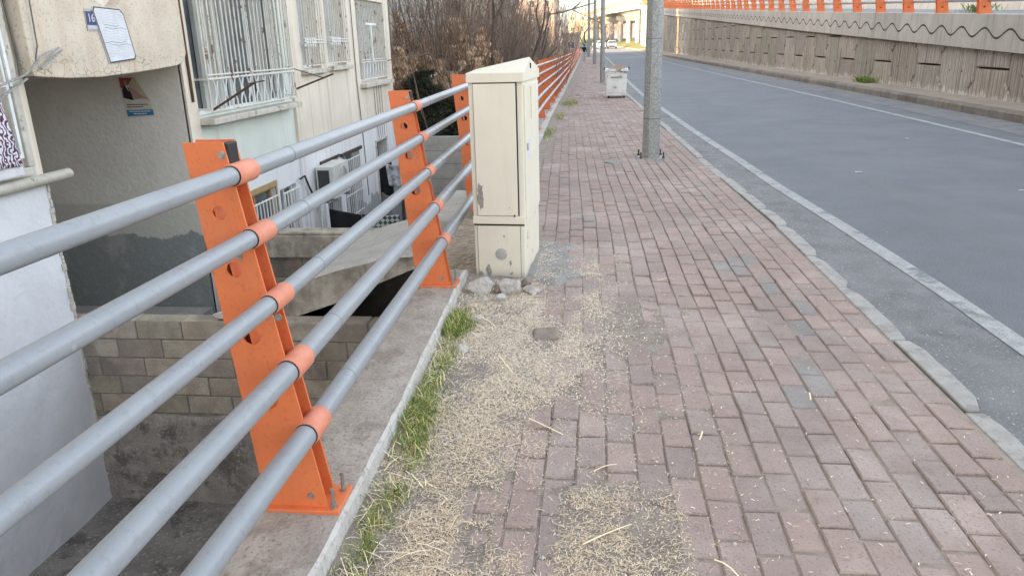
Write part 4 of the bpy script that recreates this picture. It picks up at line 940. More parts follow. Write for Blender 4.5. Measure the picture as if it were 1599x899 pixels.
# window grilles: a bar cage with a patterned rail along the bottom
def grille(h, x, zlow, ztop, step, m='grille', kink=True, zmid=None, br=.009, bow=0.):
    a, b = h; mb = MB(); lo = MB(); y = a
    zmid = zmid or zlow+.4; n = max(2, int((b-a)/step))
    for i in range(n+1):
        y = a+(b-a)*i/n
        mb.tube([(x+bow, y, zmid), (x, y, ztop)], br, 5)
        if kink and 0 < i < n:
            s_ = step*.33*(1 if i % 2 else -1)
            lo.tube([(x+.01, y, zlow), (x+.01, y, zlow+(zmid-zlow)*.25), (x+.01, y+s_, zlow+(zmid-zlow)*.45), (x+.01, y+s_, zlow+(zmid-zlow)*.75), (x+.01, y, zmid)], br*.9, 5)
        else: mb.tube([(x+.01, y, zlow), (x+.01, y, zmid)], br, 5)
    for z, r in ((zlow, .012), (zmid, .016), (zmid+.05, .012)): mb.tube([(x+.012, a-.02, z), (x+.012, b+.02, z)], r, 6)
    for z in (zlow+.03, zmid): mb.box(FX-.02, x+.01, a-.012, a+.012, z-.012, z+.012); mb.box(FX-.02, x+.01, b-.012, b+.012, z-.012, z+.012)
    g_ = to_local(mb.build('window_grille', m), ab)
    if lo.v: q_ = lo.build('lower_bars', 'whitegrille', g_)
    return g_
grille((9.68, 12.62), FX+.2, .86, 3.4, .125, 'grille', True, 1.27, .0125)
for y in (9.85, 10.02, 10.12, 11.9, 12.05, 12.2, 12.36):
    mb = MB(); mb.box(FX+.12, FX+.15, y, y+.045, 1.27, 3.4); to_local(mb.build('shutter_slat', 'grille'), ab)
mb = MB(); mb.tube([(FX+.22, 10.5, 2.32), (FX+.22, 11.7, 2.36)], .022, 6); to_local(mb.build('rusty_bar', 'rust'), ab)
grille((13.47, 14.40), FX+.13, 1.33, 3.4, .11, 'grille', False, 1.72, .012); grille((14.88, 15.93), FX+.13, 1.35, 3.4, .11, 'grille', False, 1.74, .012)
mb = MB()
for (a, b, z) in ((13.47, 14.0, 1.72), (14.88, 15.4, 1.74)):
    y = a
    while y < b: mb.box(FX+.125, FX+.15, y-.02, y+.03, z-.06, z+.09); y += .12
to_local(mb.build('grille_plate', 'whitegrille'), ab)
grille((17.05, 19.15), FX+.03, .93, 2.6, .115, 'grille', True, 1.30, .012)
mb = MB(); mb.box(FX+.04, FX+.07, 17.5, 18.35, 2.10, 2.15); mb.box(FX+.04, FX+.07, 17.9, 17.96, 1.32, 2.10); to_local(mb.build('grille_frame', 'whitegrille'), ab)
# grille of the white-wall window and its inner hook bar
mb = MB(); x = FX+.05
for y in (3.8, 4.3, 4.8, 5.3, 5.8, 6.36): mb.tube([(x, y, .74), (x, y, 2.5)], .011, 6)
mb.box(x-.012, x+.012, 5.55, 6.38, 1.36, 1.395); mb.box(x-.012, x+.012, 5.55, 6.38, .735, .77); mb.box(x-.012, x+.012, 6.345, 6.38, .77, 1.36); mb.tube([(x, 6.02, 1.2), (x, 6.2, 1.2), (x, 6.2, .95), (x, 6.12, .93)], .011, 6); mb.box(x-.012, x+.012, 6.40, 6.43, 1.36, 2.6)
to_local(mb.build('window_grille', 'whitegrille'), ab)
for (a, b, c, d) in ((L1_[0], L1_[1], L1_[2], L1_[3]-.12), (L2_[0], L2_[1], L2_[2], L2_[3]-.05), (L3_[0], L3_[1], L3_[2], L3_[3]-.1), (L4_[0], L4_[1], L4_[2], L4_[3]-.1)):
    mb = MB(); y = a+.04; xg = FX+.06
    while y < b: mb.tube([(xg, y, c), (xg, y, d)], .012, 5); y += .12
    for z in (c+.3, d-.02, (c+d)/2): mb.tube([(xg, a, z), (xg, b, z)], .013, 5)
    to_local(mb.build('window_grille', 'whitegrille'), ab)
# clothes brackets and cables on the wall (each moves by itself)
mb = MB(); mb.tube([(FX+.2, 9.72, .88), (FX+.75, 9.9, 1.22)], .016, 6); mb.tube([(FX+.72, 9.6, 1.2), (FX+.76, 10.15, 1.22)], .01, 5); tag(mb.build('clothes_bracket', 'rust'), 'dark rusty clothes bracket jutting from the lower left of the big barred window', 'bracket')
mb = MB(); mb.tube([(FX+.2, 12.66, .98), (FX+.75, 13.0, 1.2)], .016, 6); mb.tube([(FX+.02, 12.75, 1.35), (FX+.62, 12.9, 1.14)], .008, 5); tag(mb.build('clothes_bracket', 'rust'), 'dark rusty clothes bracket jutting from the right end of the big barred window', 'bracket')
mb = MB(); mb.tube([(FX+.05, 19.2, 1.3), (FX+.6, 19.6, 1.38), (FX+1.0, 19.9, 1.45)], .012, 5); tag(mb.build('clothes_bracket', 'cable'), 'thin grey rod sticking out past the far corner of the cream building', 'rod')
mb = MB(); mb.tube([(FX+.04, 5.9, 1.28), (FX+.14, 6.5, 1.45), (FX+.18, 6.72, 1.60), (FX+.2, 6.95, 1.68)], .010, 6); mb.tube([(FX+.04, 6.1, 1.2), (FX+.12, 6.55, 1.42)], .012, 5); mb.tube([(FX+.18, 6.68, 1.5), (FX+.2, 6.98, 1.66)], .013, 6); tag(mb.build('clothes_bracket', 'galv'), 'pale grey metal bracket tied to the window left of the entrance', 'bracket')
def cable(pts, r, label, m='cable'):
    mb = MB(); mb.tube(pts, r, 5); return tag(mb.build('cable', m), label, 'cable')
cable([(FX+.02, 6.56, 4.0), (FX+.03, 6.58, 2.0), (FX+.03, 6.60, 1.6), (FX+.05, 6.56, 1.44)], .012, 'leftmost dark cable running down beside the entrance beam')
cable([(FX+.02, 6.63, 4.0), (FX+.03, 6.61, 2.3), (FX+.04, 6.66, 1.8), (FX+.06, 6.64, 1.45)], .008, 'thin cable between the two others left of the entrance beam')
cable([(FX+.17, 6.78, 4.0), (FX+.17, 6.72, 2.1), (FX+.17, 6.70, 1.7), (FX+.1, 6.66, 1.42)], .007, 'thin cable hanging against the left end of the entrance beam')
cable([(FX+.08, 16.45, 3.5), (FX+.07, 16.48, 1.0), (FX+.07, 16.6, -.2), (FX+.06, 16.7, -1.6)], .011, 'long dark cable running down the cream wall between the third and fourth windows')
for k in range(4): cable([(FX+.04, 17.85+.2*k, .75), (FX+.04, 17.9+.2*k, -.1), (FX+.05, 17.95+.17*k, -.46)], .007, f'one of the thin dark cables running down from the far window to the basement door') ['group'] = 'cables above the basement door'
mb = MB(); mb.tube([(FX+.045, 9.53, 4), (FX+.045, 9.53, 1.0)], .022, 6); tag(mb.build('rusty_pipe', 'rust'), 'dark rusty pipe beside the left edge of the big barred window', 'pipe')

# ------------------------------------------------------------------ signs on the beam, poster
sg = thing('notice_board', 'white board of wrinkled lines screwed to the beam above the entrance', 'board', (FX+.145, 7.62, 1.52))
by = lambda v: 0
mb = MB(); P0 = [(.05, .06), (.52, .04), (.56, .09), (.50, .5), (.44, .56), (.0, .58), (-.02, .53)]
BO = [(.0, .02), (.50, .0), (.53, .05), (.43, .52), (.40, .56), (-.03, .57), (-.05, .53)]
BO = [(.14, .0), (.60, .03), (.62, .07), (.52, .50), (.46, .545), (.02, .555), (.0, .52)]
mb.prism(BO, 0, .012, 'x'); mb.build('board', 'paper', sg)
mb = MB(); n = len(BO); cc = (sum(q[0] for q in BO)/n, sum(q[1] for q in BO)/n)
inn = [(cc[0]+(u-cc[0])*.95, cc[1]+(v-cc[1])*.95) for u, v in BO]
for i in range(n):
    a, b = BO[i], BO[(i+1) % n]; c, d = inn[(i+1) % n], inn[i]
    mb.quad((.0135, *a), (.0135, *b), (.0135, *c), (.0135, *d))
mb.build('board_edge', 'ink', sg)
r_ = random.Random(6); mb = MB(); mf = MB()
for k in range(17):
    f = (k+.7)/17.5; z = .53-.48*f; ya = .03+.12*f; yb = ya+.45; pts = []
    for q in range(13): pts.append((ya+(yb-ya)*q/12, z+.008*math.sin(q*.9+k)+r_.uniform(-.004, .004)))
    tgt = mb if k in (5, 6, 11, 12) else mf; s_ = int(r_.uniform(0, 3)) if tgt is mb else 0; e_ = 12-int(r_.uniform(0, 4)) if tgt is mb else 12
    for p, q in zip(pts[s_:e_], pts[s_+1:e_+1]): tgt.quad((.0132, p[0], p[1]), (.0132, q[0], q[1]), (.0132, q[0], q[1]+.0042), (.0132, p[0], p[1]+.0042))
for k in range(60):
    f = r_.random(); z = .53-.48*f; y = .04+.12*f+r_.random()*.42; l = r_.uniform(.01, .035)
    mf.quad((.0132, y, z), (.0132, y+.004, z), (.0132, y+.004+r_.uniform(-.006, .006), z+l), (.0132, y, z+l))
mb.build('dark_lines', 'ink', sg); mf.build('faint_lines', 'ink_faint', sg)
# house number plate, partly behind the board
hp = thing('house_number_plate', 'small blue enamel house number plate 16 half hidden by the white board', 'number plate', (FX+.143, 7.50, 1.86))
mb = MB(); mb.box(0, .004, 0, .17, -.02, .19); mb.build('backing', 'steel', hp)
mb = MB(); mb.box(.004, .007, .012, .165, .035, .165); mb.build('plate', 'blue', hp); mb = MB(); mb.box(.004, .006, .012, .165, .0, .03); mb.build('street_strip', 'ink_faint', hp)
def text_mesh(name, body, size, m, parent, loc, rot):
    cu = bpy.data.curves.new(name, 'FONT'); cu.body = body; cu.size = size; cu.extrude = .0008; cu.align_x = 'CENTER'; cu.align_y = 'CENTER'
    tmp = bpy.data.objects.new(name+'_t', cu); COL.objects.link(tmp); bpy.context.view_layer.update()
    me = bpy.data.meshes.new_from_object(tmp.evaluated_get(bpy.context.evaluated_depsgraph_get())); bpy.data.objects.remove(tmp)
    me.materials.clear(); me.materials.append(M[m]); o = bpy.data.objects.new(name, me); COL.objects.link(o); o.parent = parent; o.location = loc; o.rotation_euler = rot; return o
text_mesh('digits', '16', .11, 'paper', hp, (.008, .085, .10), (PI/2, 0, PI/2))
# torn poster on the side wall of the recess, facing the street end (-Y)
po = thing('poster', 'torn paper poster with a suited figure, its corner folded over, stuck in the entrance recess', 'poster', (-6.03, 9.392, .83))
def pq(name, poly, y, m):  # polygon in x,z
    mb = MB(); mb.prism(poly, y, y-.0012, 'y'); return mb.build(name, m, po)
pq('paper', [(0.03, 0.0), (.40, .02), (.375, .20), (.20, .50), (.0, .50), (-.01, .46)], 0, 'p_paper')
pq('red_field', [(.005, .36), (.08, .40), (.16, .42), (.19, .495), (.0, .495)], -.002, 'p_red'); pq('pink_field', [(.12, .22), (.27, .235), (.335, .22), (.17, .40), (.11, .38)], -.002, 'p_pink')
pq('suit', [(.02, .245), (.15, .215), (.14, .28), (.115, .36), (.08, .395), (.04, .385), (.02, .345)], -.0035, 'cl_black'); pq('head', [(.065, .40), (.095, .40), (.105, .435), (.095, .465), (.068, .465), (.058, .435)], -.0035, 'skin')
pq('collar', [(.07, .395), (.085, .395), (.115, .33), (.105, .33)], -.005, 'cl_white')
pq('blue_band', [(.035, .015), (.395, .03), (.39, .10), (.03, .095)], -.002, 'p_blue')
for k, (a, b, z, m_) in enumerate(((.05, .34, .155, 'ink'), (.05, .26, .125, 'ink'), (.07, .35, .07, 'paper'), (.12, .30, .04, 'paper'))):
    mb = MB(); x = a; r_ = random.Random(k)
    while x < b: w = r_.uniform(.008, .022); mb.box(x, x+w, -.0052, -.004, z, z+.014); x += w+.005
    mb.build('lettering', m_, po)
pq('folded_corner', [(.19, .495), (.215, .50), (.375, .20), (.115, .405)], -.010, 'p_back')
# purple patterned cloth hung at the window on the left edge
def cloth(name, label, cat, origin, u, v, w, h, m, amp=.03, waves=3, nu=26, nv=16, seed=0, thick=.004, sag=.0):
    mb = MB(); n_ = Vector(u).cross(Vector(v)).normalized()
    for j in range(nv+1):
        for i in range(nu+1):
            a, b = i/nu, j/nv; d = amp*(.35+.65*b)*math.sin(a*waves*2*PI+seed+b*.8)+amp*.5*noise.noise((a*4+seed, b*3, seed)); s_ = -sag*4*a*(1-a)
            mb.v.append(Vector(origin)+Vector(u)*(a*w)+Vector(v)*(b*h)+n_*d+Vector((0, 0, s_)))
    for j in range(nv):
        for i in range(nu): mb.f.append([j*(nu+1)+i, j*(nu+1)+i+1, (j+1)*(nu+1)+i+1, (j+1)*(nu+1)+i]); mb.m.append(0); mb.t.append(None)
    o = mb.build(name, m, smooth=True); sd = o.modifiers.new('thickness', 'SOLIDIFY'); sd.thickness = thick; tag(o, label, cat); return o
# scrolling purple print
m = bpy.data.materials.new('purple_print'); m.use_nodes = True; t = m.node_tree; b = t.nodes['Principled BSDF']; b.inputs['Roughness'].default_value = .9
g_ = t.nodes.new('ShaderNodeNewGeometry'); nz_ = t.nodes.new('ShaderNodeTexNoise'); nz_.inputs['Scale'].default_value = 9; nz_.inputs['Detail'].default_value = 1; t.links.new(g_.outputs['Position'], nz_.inputs['Vector'])
wv = t.nodes.new('ShaderNodeTexWave'); wv.wave_type = 'RINGS'; wv.inputs['Scale'].default_value = 6.5; wv.inputs['Distortion'].default_value = 12; wv.inputs['Detail'].default_value = 1.5; wv.inputs['Detail Scale'].default_value = 2.2; t.links.new(g_.outputs['Position'], wv.inputs['Vector'])
rp = t.nodes.new('ShaderNodeValToRGB'); rp.color_ramp.elements[0].position = .42; rp.color_ramp.elements[0].color = (.68, .65, .68, 1); rp.color_ramp.elements[1].position = .5; rp.color_ramp.elements[1].color = (.09, .03, .08, 1)
t.links.new(wv.outputs['Fac'], rp.inputs[0]); t.links.new(rp.outputs[0], b.inputs['Base Color']); M['purple'] = m
cloth('curtain_cloth', 'white cloth with purple scroll print hung outside the window at the left edge', 'cloth', (FX+.14, 4.6, 1.36), (0, .994, -.05), (0, .16, -1), 1.56, .60, 'purple', .012, 3, seed=2)
cloth('white_sheet', 'plain white sheet showing below the purple printed cloth', 'sheet', (FX+.11, 4.9, .95), (0, 1, -.0), (0, .12, -1), 1.33, .36, 'cl_white', .006, 2, seed=4)
# small white tap or fitting low on the white wall
mb = MB(); mb.tube([(FX, 4.7, -1.45), (FX+.1, 4.72, -1.45), (FX+.12, 4.86, -1.40)], .035, 8); tag(mb.build('pipe_stub', 'cl_white', bevel=.01), 'short white pipe stub sticking out low on the white wall', 'pipe')

# ------------------------------------------------------------------ air conditioner
ac = thing('air_conditioner', 'white outdoor air conditioner unit with round fan grille on the lower facade', 'air conditioner', (FX+.05, 13.42, -1.05))
mb = MB(); mb.box(.05, .36, 0, .98, 0, .60); c_ = mb.build('casing', 'acwhite', ac, bevel=.012)
mb = MB(); mb.box(.08, .30, -.004, .01, .06, .54); mb.build('side_grille', 'acdark', c_)
mb = MB()
for r in (.235, .19, .145, .10, .055): mb.tube([(.372, .60+r*math.cos(k*PI/12), .30+r*math.sin(k*PI/12)) for k in range(25)], .006, 5)
for k in range(10): mb.tube([(.374, .60+.04*math.cos(k*PI/5), .30+.04*math.sin(k*PI/5)), (.374, .60+.235*math.cos(k*PI/5+.4), .30+.235*math.sin(k*PI/5+.4))], .004, 4)
mb.build('fan_grille', 'acwhite', ac)
mb = MB(); mb.tube([(.361, .60, .30), (.3645, .60, .30)], .235, 24); mb.build('fan_opening', 'ventgrey', ac)
mb = MB(); mb.box(.0, .38, .12, .16, -.05, 0); mb.box(.0, .38, .80, .84, -.05, 0); mb.build('bracket', 'steel', ac)
mb = MB(); mb.tube([(FX+.06, 12.75, -.55), (FX+.09, 12.9, -.52), (FX+.10, 13.0, -.7), (FX+.12, 13.2, -1.0), (FX+.12, 13.5, -1.25)], .018, 6); tag(mb.build('hose', 'black'), 'black hose looping from the basement window to the air conditioner', 'hose')
# laundry line
M['shirt'] = mat('printed_shirt', (.72, .72, .74), (.03, .04, .08), 5.5, .9, .2, 60)
mb = MB(); mb.tube([(-5.1, 13.6, -1.24), (-4.4, 13.6, -1.38), (-3.4, 13.6, -1.38), (-1.7, 13.6, -1.2)], .006, 4); tag(mb.build('washing_line', 'cable'), 'thin washing line strung across the courtyard', 'line')
cloth('black_sheet', 'large black cloth hanging on the washing line in front of the basement windows', 'laundry', (-4.98, 13.59, -1.27), (1, 0, -.17), (0, 0, -1), .62, .75, 'cl_black', .02, 2, seed=1)
cloth('jeans', 'dark navy garment on the washing line right of the black cloth', 'laundry', (-4.35, 13.6, -1.36), (1, 0, -.10), (0.05, 0, -1), .34, .55, 'cl_navy', .03, 3, seed=3)
cloth('black_garment', 'black garment hanging on the washing line before the dark door', 'laundry', (-4.75, 16.35, -.66), (1, 0, -.5), (0, 0, -1), .30, .80, 'cl_black', .03, 2, seed=5)
cloth('printed_shirt', 'white shirt with navy print hanging beside the black garment', 'laundry', (-4.56, 16.2, -.82), (1, 0, -.12), (.1, 0, -1), .36, .48, 'shirt', .03, 2, seed=6)
cloth('white_towel', 'crumpled pale towel hanging left of the black cloth', 'laundry', (-5.12, 13.4, -1.12), (1, 0, .02), (.0, 0, -1), .2, .9, 'cl_white', .05, 2, seed=7)
# green patterned rug
m = bpy.data.materials.new('lattice_print'); m.use_nodes = True; t = m.node_tree; b = t.nodes['Principled BSDF']; b.inputs['Roughness'].default_value = .95
g_ = t.nodes.new('ShaderNodeNewGeometry'); mp = t.nodes.new('ShaderNodeMapping'); mp.inputs['Rotation'].default_value = (0, PI/4, 0); t.links.new(g_.outputs['Position'], mp.inputs['Vector'])
ck = t.nodes.new('ShaderNodeTexChecker'); ck.inputs['Scale'].default_value = 16; ck.inputs['Color1'].default_value = (.50, .52, .46, 1); ck.inputs['Color2'].default_value = (.06, .10, .09, 1); t.links.new(mp.outputs[0], ck.inputs['Vector']); t.links.new(ck.outputs[0], b.inputs['Base Color']); M['lattice'] = m
cloth('patterned_rug', 'dark green and white lattice patterned rug hanging right of the navy garment', 'rug', (-4.02, 12.9, -1.27), (1, 0, .08), (0, 0, -1), .58, .40, 'lattice', .015, 1, seed=8)

# ------------------------------------------------------------------ courtyard walls and broken ramp
def block_wall(name, label, x0, x1, y0, y1, z0, z1, L=.48, Hh=.212, seed=1, render_below=None, capm=None):
    w = thing(name, label, 'wall', ((x0+x1)/2, y0, z0)); r_ = random.Random(seed)
    mb = MB(); mb.box(x0, x1, y0+.012, y1-.012, z0, z1-.01); to_local(mb.build('mortar', 'mortar'), w)
    mb = MB(); z = z1; row = 0
    while z > z0+.05:
        if render_below and z-Hh < render_below: break
        x = x0-(L/2 if row % 2 else 0)-r_.uniform(0, .1)
        while x < x1:
            a, b = max(x, x0), min(x+L-.014, x1); v = r_.uniform(.8, 1.15); k = r_.uniform(-.004, .006)
            if b-a > .04: mb.box(a, b, y0+k, y1-k, z-Hh+.012+r_.uniform(-.004, .004), z+r_.uniform(-.004, .003), 0, (v, v*r_.uniform(.95, 1.02), v*r_.uniform(.9, 1.02)))
            x += L
        z -= Hh; row += 1
    to_local(mb.build('block_courses', 'block', bevel=.008), w)
    if render_below:
        mb = MB(); nx = int((x1-x0)/.05)
        for j in range(26):
            for i in range(nx+1):
                x = x0+i*(x1-x0)/nx; zz = z0+(render_below-z0)*j/25; top = 1 if j == 25 else 0
                mb.v.append((x, y0-.012-.03*abs(fbm(x, zz, 2.5, 5, 6))-.012*fbm(x, zz, 9, 3, 2)-.02*(1-j/25)+(.03 if top else 0), zz+(.05*fbm(x, 0, 3, 3, 9) if j > 22 else 0)))
        for j in range(25):
            for i in range(nx): mb.f.append([j*(nx+1)+i, j*(nx+1)+i+1, (j+1)*(nx+1)+i+1, (j+1)*(nx+1)+i]); mb.m.append(0); mb.t.append(None)
        to_local(mb.build('rough_render', 'render', smooth=True), w)
    return w
block_wall('block_wall', 'bare cinder block wall below the near rails, its foot smeared with rough render', FX-.3, -1.24, 6.66, 6.86, -3.0, -.93, .48, .205, 3, -1.98)
block_wall('block_wall', 'grey block wall behind the broken ramp slab, in front of the washing', FX-.02, -1.26, 9.46, 9.66, -3.0, -.74, .55, .3, 5)  # right end carried on to close off light under the ramp slab
mb = MB(); mb.box(FX, -2.3, 9.42, 9.70, -.74, -.70); mb.box(-4.9, -2.3, 9.405, 9.46, -1.05, -.74); tag(mb.build('wall_coping', 'slabside', bevel=.015), 'rough mortar coping on the grey block wall behind the ramp', 'coping')
yw = thing('yard_wall', 'grey board marked concrete wall closing the far end of the courtyard', 'wall', (-3, 20, -3))
mb = MB(); mb.box(FX+.02, -1.24, 20.0, 20.2, -3.05, -.68); to_local(mb.build('wall_body', 'slab', bevel=.01), yw)
mb = MB()
for z in (-1.05, -1.4, -1.8, -2.2): mb.box(FX+.03, -1.25, 19.997, 20.0, z, z+.012)
to_local(mb.build('board_line', 'mortar'), yw)
# the slab: level at the pavement, sloping under, its end broken
w_ = block_wall('block_wall', 'block wall added under the low end of the broken ramp slab to keep light out', -3.3, -3.08, 6.88, 9.44, -3.0, -.98, .5, .3, 9)  # added wall, keeps light out of the hollow under the ramp
rs = thing('concrete_ramp', 'broken concrete ramp slab sloping from the pavement down toward the entrance', 'ramp slab', (-2.4, 7.8, -.5))
prof_t = [(-1.22, -.27), (-1.7, -.30), (-2.1, -.345), (-2.5, -.45), (-2.85, -.56), (-3.0, -.62), (-3.12, -.74)]
prof_b = [(-3.14, -.93), (-3.0, -.96), (-2.5, -.79), (-2.1, -.60), (-1.77, -.46), (-1.4, -.40), (-1.22, -.38)]
def prof_at(tab, x): t_ = sorted(tab); return float(np.interp(x, [q[0] for q in t_], [q[1] for q in t_]))
mb = MB(); nx = 56; rows = []
ylist = [6.90+.042*j for j in range(47)]
for j, y in enumerate(ylist):
    row = []
    for i in range(nx+1):
        x = -1.22-i*(1.93/nx)-(.22*fbm(0, y, 1.1, 4, 12)*(i/nx))
        if i == nx: pass
        row.append((x, y+(.02*fbm(x, 1, 5, 4, 3) if j == 0 else 0), prof_at(prof_t, max(x, -3.12))+.016*fbm(x, y, 3.2, 5, 4)-.02*(j/46)*(i/nx)-(.02 if j == 0 else 0)))
    rows.append(row)
o_ = 0
for row in rows: mb.v += row
for j in range(len(rows)-1):
    for i in range(nx): mb.f.append([j*(nx+1)+i, j*(nx+1)+i+1, (j+1)*(nx+1)+i+1, (j+1)*(nx+1)+i]); mb.m.append(0); mb.t.append(None)
# front side, underside, far side, end
def side_rows(y, sgn, rev):
    base = len(mb.v); K = 6
    for i in range(nx+1):
        x = rows[0 if sgn < 0 else -1][i][0]; zt_ = rows[0 if sgn < 0 else -1][i][2]; zb_ = prof_at(prof_b, max(min(x, -1.22), -3.14))
        for k in range(K+1):
            f = k/K; mb.v.append((x, rows[0 if sgn < 0 else -1][i][1]+(sgn*(-.018*math.sin(f*PI)+.03*fbm(x, f*2, 4, 4, 5)) if 0 < k < K else 0), zt_+(zb_-zt_)*f))
    for i in range(nx):
        for k in range(K): mb.f.append([base+i*(K+1)+k, base+(i+1)*(K+1)+k, base+(i+1)*(K+1)+k+1, base+i*(K+1)+k+1]); mb.m.append(1); mb.t.append(None)
    return base, K
b0, K = side_rows(0, -1, False); b1, K = side_rows(0, 1, True)
for i in range(nx): mb.f.append([b0+i*(K+1)+K, b0+(i+1)*(K+1)+K, b1+(i+1)*(K+1)+K, b1+i*(K+1)+K]); mb.m.append(1); mb.t.append(None)
for j in range(len(rows)-1): pass
e0 = b0+nx*(K+1); e1 = b1+nx*(K+1)
endtop = [j*(nx+1)+nx for j in range(len(rows))]
for a, b in zip(endtop[:-1], endtop[1:]):
    pa, pb = Vector(mb.v[a]), Vector(mb.v[b]); mb.add([pa, pb, (pb.x+.02, pb.y, -.95), (pa.x+.02, pa.y, -.95)], [(0, 1, 2, 3)], 1)
to_local(mb.build('slab_body', ['slab', 'slabside'], smooth=True, angle=50), rs)
mb = MB(); mb.box(-3.075, -1.29, 8.5, 9.455, -3.0, -.78); struct(mb.build('light_seal', 'dirt'))  # solid block added so no light leaks in behind the ramp slab
# pale landing slab under the third post
mb = MB(); mb.box(-1.72, -1.2, 7.3, 8.9, -.30, -.05); tag(mb.build('landing_slab', 'slab', bevel=.02), 'pale flat concrete landing at pavement level behind the second post', 'slab')
mb = MB(); mb.tube([(-1.33, 5.6, -.35), (-1.34, 5.6, .0)], .012, 6); tag(mb.build('steel_stub', 'steel'), 'short bare steel stub sticking up behind the second post', 'rod')
rock('rock', 'pale rounded lump of concrete on top of the block wall beside the broken ramp', (-3.62, 6.76, -.88), .2, .09, .07, 'rock', 63, .1)
# ------------------------------------------------------------------ trees
def grow(mb_t, mb_w, base, d, length, rad, depth, rnd, tips, spread=.55, kids=(2, 4), gnarl=.16, up=.12, minr=.0045, taper=.62):
    n = 5 if depth < 2 else 4; pts = [Vector(base)]; rads = [rad]; d = Vector(d).normalized()
    for i in range(n):
        d = (d+Vector((rnd.gauss(0, gnarl), rnd.gauss(0, gnarl), rnd.gauss(0, gnarl)*.6+up*.25))).normalized()
        pts.append(pts[-1]+d*(length/n)); rads.append(rad*(1-(1-taper)*(i+1)/n))
    sides = 8 if rad > .05 else (5 if rad > .015 else 3)
    (mb_t if rad > .014 else mb_w).tube(pts, rads, sides, 0, cap=False)
    if rad*taper < minr or depth > 5:
        tips.append((pts[-1], d)); return
    k = rnd.randint(*kids)
    for c in range(k):
        i = n if c == 0 else rnd.randint(2, n); p = pts[i]
        ax = Vector((rnd.gauss(0, 1), rnd.gauss(0, 1), rnd.gauss(0, 1))).cross(d)
        if ax.length < 1e-3: continue
        ang = rnd.uniform(.12, .35) if c == 0 else rnd.uniform(spread*.6, spread*1.4)
        nd = Matrix.Rotation(ang, 3, ax.normalized()) @ d
        nd = (nd+Vector((0, 0, up))).normalized()
        grow(mb_t, mb_w, p, nd, length*rnd.uniform(.62, .86), rads[i]*(rnd.uniform(.7, .85) if c == 0 else rnd.uniform(.45, .68)), depth+1, rnd, tips, spread, kids, gnarl, up, minr, taper)
    if depth >= 2:
        for c in range(rnd.randint(1, 3)):
            i = rnd.randint(1, n); ax = Vector((rnd.gauss(0, 1), rnd.gauss(0, 1), rnd.gauss(0, 1))).normalized()
            nd = (Matrix.Rotation(rnd.uniform(.5, 1.1), 3, ax) @ d).normalized(); L_ = length*rnd.uniform(.3, .6); r0 = min(.006, rads[i]*.5)
            q = [pts[i]]
            for s_ in range(3): nd = (nd+Vector((rnd.gauss(0, .2), rnd.gauss(0, .2), rnd.gauss(0, .15)))).normalized(); q.append(q[-1]+nd*L_/3)
            mb_w.tube(q, [r0, r0*.8, r0*.6, r0*.4], 3, 0, cap=False); tips.append((q[-1], nd))
def bare_tree(seed, stems, hgt, leaves=0, leafm='dryleaf', **kw):
    rnd = random.Random(seed); mt, mw = MB(), MB(); tips = []
    for st_ in stems:
        (bx, by, dx, dy, rad, L_) = st_[:6]; bz, dz, d0 = st_[6:] if len(st_) > 6 else (-.1, 1, 0)
        grow(mt, mw, (bx, by, bz), (dx, dy, dz), L_, rad, d0, rnd, tips, **kw)
    t = bpy.data.objects.new('bare_tree', None); COL.objects.link(t)
    mt.build('trunk', 'bark', t, smooth=True)
    mw.build('twigs', 'twig', t, smooth=True)
    if leaves:
        ml = MB(); r2 = random.Random(seed+1); cl = None
        for i in range(leaves):
            if i % 34 == 0: c0 = r2.choice(tips)[0]
            p = c0+Vector((r2.gauss(0, .055), r2.gauss(0, .055), -abs(r2.gauss(0, .13))))
            L_ = r2.uniform(.06, .13); w = L_*r2.uniform(.28, .5); a = r2.uniform(0, 6.28); dn_ = Vector((math.cos(a)*.5, math.sin(a)*.5, -1)).normalized(); sd_ = dn_.cross(Vector((r2.gauss(0, 1), r2.gauss(0, 1), .2))).normalized()
            v = r2.uniform(.5, 1.5); cup = dn_.cross(sd_)*w*.3
            ml.add([p, p+dn_*L_*.5+sd_*w*.5+cup, p+dn_*L_, p+dn_*L_*.5-sd_*w*.5+cup], [(0, 1, 2), (0, 2, 3)], 0, (v, v*r2.uniform(.88, 1), v*r2.uniform(.8, 1)))
        ml.build('dry_leaves', leafm, t)
    return t
GZ = -1.15
def put(t, x, y, rz, s, label, group=None, z=None):
    t.location = (x, y, ground_z(x, y)-.02 if z is None else z); t.rotation_euler = (0, 0, rz); t.scale = (s, s, s)
    return tag(t, label, 'tree', group)
G = 'bare trees in the thicket left of the fence'
# the dark forked tree behind the cabinet
ta = bare_tree(21, [(0, 0, -.10, .0, .115, 2.0), (.15, .15, .18, .05, .085, 2.0)], 6, spread=.5, gnarl=.1, up=.16); put(ta, -2.75, 22.5, .3, 1, 'dark forked bare tree standing right behind the cream cabinet', G)
tb = bare_tree(5, [(0, 0, -.18, .0, .06, 1.6), (.1, 0, .10, .2, .05, 1.5), (-.15, .1, -.4, 0, .045, 1.4), (.2, -.1, .35, .05, .04, 1.4)], 5, spread=.55, gnarl=.12, up=.15); put(tb, -4.0, 23.5, 0, 1, 'many stemmed bare tree left of the dark forked tree', G)
tc = bare_tree(33, [(0, 0, .55, .1, .035, 2.0), (.1, .1, .8, .0, .03, 1.8), (-.1, 0, .35, .2, .035, 1.9), (0, .2, .1, .1, .03, 1.7), (.1, 0, 1.0, .3, .025, 1.6)], 5, spread=.4, gnarl=.07, up=.1); put(tc, -2.55, 24.5, 0, 1, 'fan of pale grey shoots leaning right behind the cabinet lid', G)
